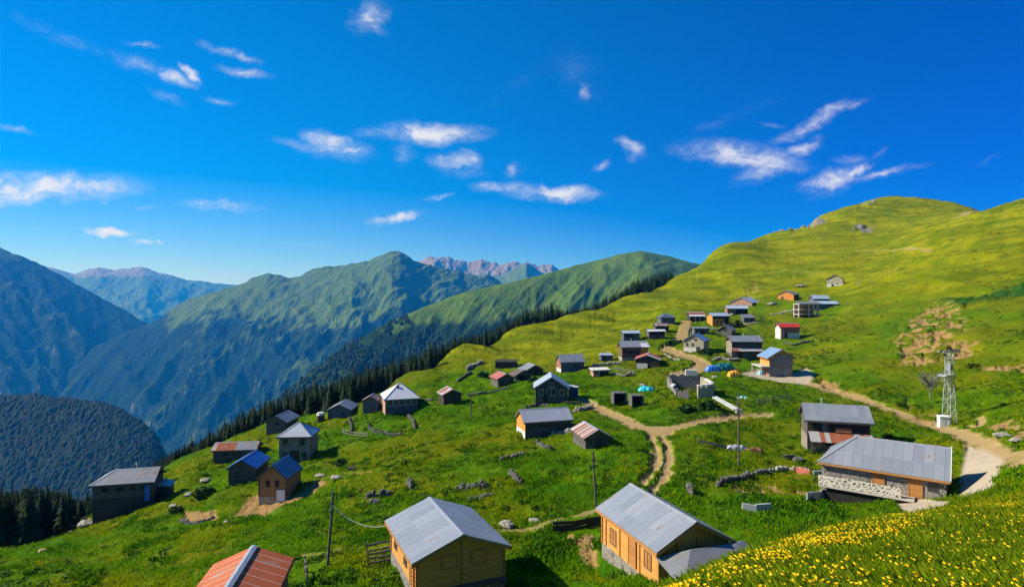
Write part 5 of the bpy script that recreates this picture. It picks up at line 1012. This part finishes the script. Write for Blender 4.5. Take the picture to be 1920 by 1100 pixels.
# ------------------------------------------------------------------ tarpaulins, scrap, ruin, boxes
def tarp(label, px, py, w, h, mat, yaw=0.0, name='tarpaulin', cat='tarpaulin', group='tarpaulin covered piles', seed=1, depth=.6):
    p = at(px, py); a, hh = Wd(w, p) / 2, Wd(h, p); n1, n2 = 26, 14; b = a * depth
    U, V = np.meshgrid(np.linspace(-1, 1, n1), np.linspace(-1, 1, n2), indexing='ij')
    z = np.clip(1 - np.abs(U) ** 3.2, 0, 1) ** .5 * np.clip(1 - np.abs(V) ** 2.6, 0, 1) ** .5 * hh * .85; z = z + (fbm(U * 2.6 + seed * 9, V * 2.6, 3, seed) * .38 * hh) * (z > .02) - .12
    q = np.stack([U * a, V * b, z], -1).reshape(-1, 3); I = np.arange(n1 * n2).reshape(n1, n2)
    ob = mesh_np(name, q, np.stack([I[:-1, :-1], I[1:, :-1], I[1:, 1:], I[:-1, 1:]], -1).reshape(-1, 4), mat, True); ob.location = p; ob.rotation_euler = (0, 0, yaw); tag(ob, label, cat, group)
M_TQ = mat_simple('turquoise_sheet', (.02,.42,.50), (.06,.60,.66), .45, 1.5, bstr=.5, bdist=.1); M_BL = mat_simple('blue_sheet', (.02,.12,.52), (.04,.20,.66), .45, 1.5, bstr=.5, bdist=.1)
M_GNT = mat_simple('green_blue_sheet', (.005,.10,.14), (.01,.16,.13), .5, .6, bstr=.5, bdist=.1); M_OR = mat_simple('orange_sheet', (.65,.26,.01), (.78,.36,.02), .5, 1.5, bstr=.5, bdist=.1)
tarp('crumpled turquoise sheet on the grass above the two black boxes', 1212, 733, 31, 11, M_TQ, seed=2)
tarp('bright blue tarpaulin over a pile at the bend of the lane', 1335, 695, 25, 12, M_BL, seed=3)
tarp('long dark blue and green tarpaulin right of the bright blue one', 1357, 692, 38, 13, M_GNT, .1, seed=4)
tarp('orange tarpaulin roll at the left end of the concrete pad', 1377, 705, 25, 12, M_OR, .1, seed=5)
tarp('small pale turquoise sheet in the grass right of the roofless ruin', 1393, 747, 21, 6, mat_simple('pale_turquoise_sheet', (.20,.50,.48), (.34,.62,.58), .5), .1, seed=6)
tarp('light blue bundle on the pad in front of the block house porch', 1428, 702, 15, 9, mat_simple('light_blue_sheet', (.12,.42,.66), (.3,.6,.78), .5), .2, seed=7)
tarp('grey corrugated sheets lying right of the old log rails', 1381, 841, 40, 10, M_SHEET, .0, 'metal_sheet', 'metal sheet', 'scrap sheets in the grass', 8, .35)
tarp('rust red sheets lying right of the grey corrugated sheets', 1415, 845, 32, 9, mat_simple('rust_sheet', (.16,.06,.025), (.26,.11,.05), .9, 2), -.05, 'metal_sheet', 'metal sheet', 'scrap sheets in the grass', 9, .35)
M_PALEG = mat_simple('weathered_white', (.34,.36,.36), (.50,.51,.50), .7, 3)
a, b = at(1345, 748), at(1386, 771)
for k, lab in enumerate(('uppermost white beam of the stack below the roofless ruin', 'middle white beam of the stack below the roofless ruin', 'nearest white beam of the stack below the roofless ruin')):
    m = MB(); d = Vector((-.25 + .5 * k * -1, -.45 * k, 0)); m.beam(a + d - a + Vector((0,0,.5)), b + d - a + Vector((0,0,.5)), .22, .26); ob = m.build('white_beam', M_PALEG); ob.location = a; tag(ob, lab, 'beam', 'white beams in the grass')
p = at(1385, 775); t = empty('trestle', p); tag(t, 'white trestle carrying the near end of the beam stack', 'trestle'); m = MB(); m.box(-.5,-.15,-.4,-.3,.15,.7); m.build('leg', M_WHITEP, t); m = MB(); m.box(.3,-.15,-.4,.5,.15,.7); m.build('leg', M_WHITEP, t); m = MB(); m.box(-.6,-.2,.7,.6,.2,.85); m.build('top_bar', M_PALEG, t)
p = at(1300, 748); W_ = Wd(76, p); D_ = 8.0; t = empty('roofless_ruin', p + Vector((0, 1.0, 0)), math.radians(-8)); tag(t, 'roofless stone ruin with pale broken wall tops above the track junction', 'ruin')
def ruin_wall(a, b, h0, h1, seed, mt=None):
    rg = np.random.default_rng(seed); n = 7; m = MB(); d = Vector((b[0]-a[0], b[1]-a[1], 0)); nn = Vector((-d.y, d.x, 0)).normalized() * .3; hp = h0
    for i in range(n):
        A = Vector((a[0], a[1], 0)) + d * (i / n); B = Vector((a[0], a[1], 0)) + d * ((i + 1) / n); h_ = (h0 + (h1 - h0) * i / n) * rg.uniform(.78, 1.12)
        m.hexa([A - nn - Vector((0,0,2)), B - nn - Vector((0,0,2)), B + nn - Vector((0,0,2)), A + nn - Vector((0,0,2))], [A - nn + Vector((0,0,hp)), B - nn + Vector((0,0,h_)), B + nn + Vector((0,0,h_)), A + nn + Vector((0,0,hp))]); hp = h_
    w = m.build('wall', mt or M_BLOCK, t); return w
ruin_wall((-W_/2+1.2, 0), (-W_*.08, -.6), 1.5, 1.9, 1); ruin_wall((W_*.12, -.8), (W_/2, 0), 2.6, 2.9, 2, M_STONETAN); ruin_wall((W_/2, 0), (W_*.38, D_), 2.8, 4.0, 3, M_STONETAN); ruin_wall((-W_*.46, D_), (W_*.38, D_), 3.6, 3.9, 4); ruin_wall((-W_/2+1.2, 0), (-W_*.46, D_), 1.8, 3.8, 5)
for k, (x0, y0, x1, y1, z) in enumerate(((W_*.12,-.8,W_/2,0,2.75), (W_/2,0,W_*.42,D_*.6,3.2), (-W_*.5,.5,-W_*.4,2.5,2.2))):
    m = MB(); m.beam((x0,y0,z),(x1,y1,z+.25), .75, .22); m.build('coping', M_WHITEW, t)
m = MB(); m.box(-.2, D_-.5, 3.7, 2.2, D_+.5, 4.9); m.build('white_block', M_WHITEW, t)
for (px, py, w, hh, lab) in ((1163,760,25,22,'left black mouthed concrete box in the grass'), (1196,763,23,20,'right black mouthed concrete box in the grass')):
    p = at(px, py); w_, h_ = Wd(w, p), Wd(hh, p); t = empty('storage_box', p, .12); tag(t, lab, 'concrete box', 'black mouthed concrete boxes')
    for nm, bx in (('side', (-w_/2,0,-.6,-w_/2+.22,2.2,h_)), ('side', (w_/2-.22,0,-.6,w_/2,2.2,h_)), ('back', (-w_/2+.22,1.98,-.6,w_/2-.22,2.2,h_)), ('lid', (-w_/2-.06,-.1,h_,w_/2+.06,2.3,h_+.16))):
        m = MB(); m.box(*bx); m.build(nm, M_STONEGREY if nm != 'back' else M_DARK, t)
p = at(601, 790); t = empty('water_tank', p); tag(t, 'white topped dark tank left of the grey board hut at the forest edge', 'tank', 'tanks'); m = MB(); m.beam((0,0,-.5),(0,0,1.5),1.7,n=14); m.build('tank_body', M_DARKWOOD, t); m = MB(); m.beam((0,0,1.5),(0,0,2.1),1.85,n=14,taper=.8); m.build('lid', M_WHITEW, t)

for (px, py, w, lab, sd) in ((1074,757,34,'pale plank pile on the ground right of the dark chalet',1), (1182,705,24,'grey plank pile in front of the wide brown house',2), (1478,858,22,'broken boards heaped at the left foot of the dark two storey barn',3), (660,880,14,'short board stack right of the beige plastered house',4)):
    p = at(px, py); a = Wd(w, p) / 2; m = MB(); rg_ = np.random.default_rng(sd)
    for k in range(14):
        y_ = rg_.uniform(-.5, .5); z_ = .05 + .09 * (k // 3); t_ = rg_.uniform(-.18, .18); m.beam((-a * rg_.uniform(.7, 1), y_ - t_, z_), (a * rg_.uniform(.7, 1), y_ + t_, z_ + rg_.uniform(-.03, .06)), .16, .06)
    ob = m.build('plank_pile', M_GREYWOODV); ob.location = p; ob.rotation_euler = (0, 0, rg_.uniform(-.3, .3)); tag(ob, lab, 'plank pile', 'plank piles')

# ------------------------------------------------------------------ shrubs
def bush_mesh(seed, n=420):
    r = np.random.default_rng(seed); d = r.normal(size=(n, 3)); d /= np.linalg.norm(d, axis=1)[:, None]; d[:, 2] = np.abs(d[:, 2]); rad = r.uniform(.45, 1.0, n)[:, None] * (1 + .35 * fbm(d[:, :1] * 2 + seed, d[:, 1:2] * 2 + d[:, 2:], 2, seed)); c = d * rad * [1, 1, .8]
    a = r.normal(size=(n, 3)) * .12; b = r.normal(size=(n, 3)) * .12; return np.stack([c - a, c + b, c + a, c - b], 1).reshape(-1, 3), np.arange(n * 4).reshape(n, 4)
M_BUSH = mat_leaf('shrub_leaves', (.010,.040,.006), (.035,.085,.010), 1.5); M_BUSHY = mat_leaf('yellow_green_shrub_leaves', (.05,.08,.004), (.11,.13,.008), 1.5)
for i, (px, py, w, lab, mt) in enumerate(((1322,664,26,'dark green bush at the right foot of the tan stone house',M_BUSH), (1376,612,30,'yellow green bush under the orange boarded house',M_BUSHY), (1290,772,34,'dark bush below the roofless ruin, left one',M_BUSH), (1330,768,40,'dark bush below the roofless ruin, right one',M_BUSH),
    (1265,648,30,'bush on the lane bank left of the tan stone house',M_BUSH), (1560,905,18,'bush at the left corner of the stone house',M_BUSH), (1640,925,16,'bush before the basement of the stone house',M_BUSH), (1205,850,20,'low bush in the grass right of the rusty hut',M_BUSH),
    (385,930,40,'dark bush left of the dug earth',M_BUSH), (330,960,26,'low dark bush below the far left house',M_BUSH), (1825,690,22,'grey green bush right of the pylon platform',M_BUSHY), (1000,715,22,'bush between the open fronted hut and the chalet',M_BUSH), (905,705,20,'bush left of the red and grey roofed hut',M_BUSH), (640,870,24,'bush at the right wall of the beige plastered house',M_BUSH),
    (1340,600,18,'small bush at the lane top',M_BUSH), (1410,640,20,'bush right of the small grey stone house',M_BUSH), (1690,760,16,'bush on the upper bank of the dirt road',M_BUSHY), (1665,820,20,'bush behind the ridge of the stone house',M_BUSH))):
    p = at(px, py); rr = Wd(w, p) / 2; v_, f_ = bush_mesh(i + 3); t = empty('shrub', p); tag(t, lab, 'shrub', 'shrubs'); ob = mesh_np('foliage', v_ * rr, f_, mt); ob.parent = t
    m = MB(); m.beam((0,0,-.3),(0,0,rr*.5),rr*.12,n=6,taper=.5); m.build('stem', M_BARK, t)
p = at(1744, 748); t = empty('bare_tree', p); tag(t, 'leafless grey shrub tree left of the lattice pylon', 'tree'); rg = np.random.default_rng(5); Hh = Wd(62, p); tr = MB(); tw = MB(); tr.beam((0,0,-.5),(.1,0,Hh*.5),.30,n=7,taper=.6)
for i in range(46):
    z0 = Hh * rg.uniform(.22, .55); a = rg.uniform(0, 6.28); L = Hh * rg.uniform(.25, .55); q0 = Vector((.05, 0, z0)); q1 = q0 + Vector((math.cos(a)*L*.55, math.sin(a)*L*.55, L*.55)); tw.beam(q0, q1, .07, n=4, taper=.5)
    for k in range(4): b_ = a + rg.uniform(-.8,.8); s_ = q0.lerp(q1, rg.uniform(.5,1)); tw.beam(s_, s_ + Vector((math.cos(b_)*L*.3, math.sin(b_)*L*.3, L*rg.uniform(.1,.35))), .045, n=3, taper=.4)
tr.build('trunk', M_LOG, t); tw.build('branches', M_LOG, t)

rgt = np.random.default_rng(31); BM = [bush_mesh(50 + i, 46) for i in range(4)]
th_ = np.arctan((rgt.uniform(800, 1960, 26000) - CX) / F); r_ = np.exp(rgt.uniform(math.log(105), math.log(620), 26000)); x, y = r_ * np.sin(th_), r_ * np.cos(th_); px_ = CX + F * x / y
vil = sstep(-np.abs(px_ - 1390), -260, -150) * sstep(-r_, -310, -240)
k = (rgt.random(len(x)) < .10 + .65 * vil * (fbm(x / 16, y / 16, 2, 64) > .02) + .45 * (fbm(x / 34, y / 34, 3, 65) > .34)) & (bilin(np.clip(road + apron + dirt + track, 0, 1), TH, LR, np.arctan2(x, y), np.log(r_)) < .2); x, y, r_ = x[k], y[k], r_[k]
thn = np.arctan((rgt.uniform(-40, 1960, 26000) - CX) / F); rn_ = np.exp(rgt.uniform(math.log(38), math.log(150), 26000)); xn, yn = rn_ * np.sin(thn), rn_ * np.cos(thn)
k = (fbm(xn / 7, yn / 7, 3, 66) + .5 * fbm(xn / 24, yn / 24, 2, 67) > .16) & (bilin(np.clip(road + apron + foot + dirt, 0, 1), TH, LR, np.arctan2(xn, yn), np.log(rn_)) < .15)
x, y, r_ = np.concatenate([x, xn[k]]), np.concatenate([y, yn[k]]), np.concatenate([r_, rn_[k]])
Vs, Fs = [], []; zz = ground(x, y)
for i in range(len(x)):
    v_, f_ = BM[i % 4]; q = (.22 + .30 * rgt.random() ** 2) * (1 + r_[i] / 500); Vs.append(v_ * [q, q, q * .9] + [x[i], y[i], zz[i] - .05]); Fs.append(f_ + 184 * i)
tag(mesh_np('low_scrub', np.vstack(Vs), np.vstack(Fs), mat_leaf('scrub_leaves', (.022,.075,.002), (.080,.150,.003), .3)), 'low green scrub dotted over the meadow and the upper slopes', 'scrub', kind='stuff')

# ------------------------------------------------------------------ grass, weeds and flowers
def mat_blade(name, a, b, c_):
    m, g = new_mat(name); P = g.n('ShaderNodeTexCoord').outputs['Object']; r = attr(g, 'tint'); n = g.noise(P, .12, 3, .6)
    c = g.mix(r, g.col(a), g.col(b)); c = g.mix(g.ss(n, .48, .66), c, g.col(c_))
    d = g.n('ShaderNodeBsdfDiffuse', {'Color': c}); t_ = g.n('ShaderNodeBsdfTranslucent', {'Color': c}); mx = g.n('ShaderNodeMixShader', {0: .4, 1: d.outputs[0], 2: t_.outputs[0]})
    g.nt.links.new(mx.outputs[0], g.n('ShaderNodeOutputMaterial').inputs['Surface']); return m
def blades(x, y, z, n_b, h, w, spread, rng, lean_=.5):
    """a tuft of n_b bent blades at every point: returns verts, tris, tint"""
    n = len(x) * n_b; spread = np.repeat(np.broadcast_to(spread, x.shape), n_b); bx = np.repeat(x, n_b) + rng.normal(0, 1, n) * spread; by = np.repeat(y, n_b) + rng.normal(0, 1, n) * spread; bz = np.repeat(z, n_b)
    hh = np.repeat(h, n_b) * rng.uniform(.55, 1.2, n); ww = np.repeat(w, n_b) * rng.uniform(.7, 1.3, n); a = rng.uniform(0, 6.28, n); la = rng.uniform(0, 6.28, n); ll = hh * rng.uniform(.1, lean_, n)
    dx, dy_ = np.cos(a) * ww / 2, np.sin(a) * ww / 2
    V = np.stack([np.stack([bx - dx, by - dy_, bz - .04], 1), np.stack([bx + dx, by + dy_, bz - .04], 1), np.stack([bx + np.cos(la) * ll * .4 + dx * .8, by + np.sin(la) * ll * .4 + dy_ * .8, bz + hh * .6], 1), np.stack([bx + np.cos(la) * ll, by + np.sin(la) * ll, bz + hh], 1)], 1)
    o = np.arange(n)[:, None] * 4; return V.reshape(-1, 3), np.vstack([np.hstack([o, o + 1, o + 2]), np.hstack([o, o + 2, o + 3])]), np.repeat(rng.random(n), 4)
def polar_pts(n, pxa, pxb, ra, rb, rng):
    th = np.arctan((rng.uniform(pxa, pxb, n) - CX) / F); r = np.exp(rng.uniform(math.log(ra), math.log(rb), n)); return r * np.sin(th), r * np.cos(th)
M_BLADE = mat_blade('meadow_blades', (.070,.200,.002), (.160,.30,.003), (.26,.31,.003)); M_WEED = mat_blade('weed_leaves', (.030,.125,.003), (.075,.210,.005), (.07,.17,.003)); M_HILLG = mat_blade('hill_blades', (.075,.160,.003), (.23,.295,.010), (.27,.29,.007))
rg = np.random.default_rng(77); BLOCK = np.clip(road + apron + foot + dirt * .7 + ruts * 0, 0, 1)
x, y = polar_pts(110000, -60, 1980, 36, 170, rg); k = (mask_at(BLOCK, x, y) < .25) & (fbm(x / 5, y / 5, 2, 61) > -.28); x, y = x[k], y[k]; hh = .26 + .22 * np.clip(fbm(x / 7, y / 7, 2, 62), -.6, 1)
V_, F_, T_ = blades(x, y, ground(x, y), 3, hh, .07 + .0006 * np.hypot(x, y), .22, rg, .9); tag(mesh_np('meadow_grass', V_, F_, M_BLADE, attrs={'tint': T_}), 'green tufts of grass all over the village meadow', 'grass', kind='stuff')
x, y = polar_pts(30000, -60, 1700, 40, 150, rg); k = (mask_at(BLOCK, x, y) < .2) & (fbm(x / 8, y / 8, 3, 71) > .26); x, y = x[k], y[k]
V_, F_, T_ = blades(x, y, ground(x, y), 6, np.full(len(x), .42), np.full(len(x), .20), .28, rg, 1.2); tag(mesh_np('tall_weeds', V_, F_, M_WEED, attrs={'tint': T_}), 'dark leafy weeds in patches on the village meadow', 'weeds', kind='stuff')
x, y = polar_pts(120000, 1130, 2010, 4.4, 42, rg); z = ground(x, y); r_ = np.hypot(x, y); k = (mask_at(BLOCK, x, y) < .2); x, y, z, r_ = x[k], y[k], z[k], r_[k]
V_, F_, T_ = blades(x, y, z, 6, .135 + .10 * fbm(x / 1.2, y / 1.2, 2, 81), .0035 + .00052 * r_, .07 + .004 * r_, rg, 1.1); tag(mesh_np('hill_grass', V_, F_, M_HILLG, attrs={'tint': T_}), 'long grass on the flowery hill in the right foreground', 'grass', kind='stuff')
def flower_mesh(seed):
    r = np.random.default_rng(seed); n = 6; v = []; f = []; tl = r.uniform(-.35, .35, 2); R_ = .019
    for i in range(n):
        a = 2 * math.pi * i / n; v.append((R_ * math.cos(a) * r.uniform(.85, 1.15), R_ * math.sin(a) * r.uniform(.85, 1.15), .012 + tl[0] * R_ * math.cos(a) + tl[1] * R_ * math.sin(a)))
    v.append((0, 0, 0)); v.append((0, 0, -.012)); f = [(i, (i + 1) % n, n) for i in range(n)] + [((i + 1) % n, i, n + 1) for i in range(n)]; return np.array(v), np.array(f)
M_PETAL, g = new_mat('yellow_petals'); oi = g.n('ShaderNodeTexCoord').outputs['Object']; rn = g.noise(oi, 3.0, 2, .5); c = g.mix(g.ss(rn, .35, .65), (.97, .80, .03, 1), (.95, .62, .01, 1))
d = g.n('ShaderNodeBsdfDiffuse', {'Color': c}); t_ = g.n('ShaderNodeBsdfTranslucent', {'Color': c}); g.nt.links.new(g.n('ShaderNodeMixShader', {0: .35, 1: d.outputs[0], 2: t_.outputs[0]}).outputs[0], g.n('ShaderNodeOutputMaterial').inputs['Surface'])
M_STEM = mat_simple('flower_stem', (.05,.10,.01), (.07,.13,.015), .8)
FL = [flower_mesh(i) for i in range(5)]
x, y = polar_pts(110000, 1225, 1990, 5.2, 46, rg); r_ = np.hypot(x, y); pxs = CX + F * x / y
crest = np.interp(pxs, [1225,1250,1330,1440,1560,1640,1720,1800,1990], [7.5,8.2,9.8,12.8,15.5,17.5,19,24,46])
band = sstep(r_, crest * .62, crest * .86) * (r_ < crest * 1.12) * sstep(-pxs, -1780, -1690); patch = sstep(fbm(x / .9, y / .9, 3, 91), -.1, .45)
prob = np.clip(.020 + .52 * band * (.22 + 1.1 * patch) + .10 * patch * (r_ < 9) * sstep(-pxs, -1700, -1450) + .32 * (r_ > 20) * (pxs > 1690) * patch, 0, 1); k = (rg.random(len(x)) < prob) & (mask_at(BLOCK, x, y) < .2); x, y, r_ = x[k], y[k], r_[k]; z = ground(x, y) + rg.uniform(.10, .24, len(x))
o = np.argsort(r_); x, y, z, r_ = x[o], y[o], z[o], r_[o]; inv = (HY - F * z / y < 1115)
x, y, z, r_ = x[inv], y[inv], z[inv], r_[inv]; sm = MB(); sm.beam((0,0,-.34),(0,0,-.004),.006,n=3); 
fl_me = []
for (v_, f_) in FL:
    q = MB(); q.add(v_, [tuple(a) for a in f_]); q.beam((0,0,-.30),(0,0,-.013),.005,n=3); ob = q.build('buttercup', M_PETAL); ob.data.materials.append(M_STEM)
    for p_ in ob.data.polygons:
        if p_.index >= len(f_): p_.material_index = 1
    fl_me.append(ob.data); bpy.data.objects.remove(ob)
for i in range(min(295, len(x))):
    ob = bpy.data.objects.new('buttercup', fl_me[i % 5]); COL.objects.link(ob); ob.location = (x[i], y[i], z[i]); ob.rotation_euler = (0, 0, rg.uniform(0, 6.28)); ob.scale = (rg.uniform(.8, 1.25),) * 3
    tag(ob, 'yellow buttercup standing in the long grass of the near hill', 'flower', 'buttercups in the foreground')
its = [(x[i], y[i], z[i], rg.uniform(.7, 1.9), 1.0, rg.uniform(0, 6.28), int(rg.integers(5))) for i in range(295, len(x))]
V_, F_ = scatter_mesh(its, FL); tag(mesh_np('wildflowers', V_, F_, M_PETAL), 'mass of yellow wildflowers along the brow of the near hill', 'flowers', kind='stuff')
print('flowers', len(x), 'trees', len(keep))
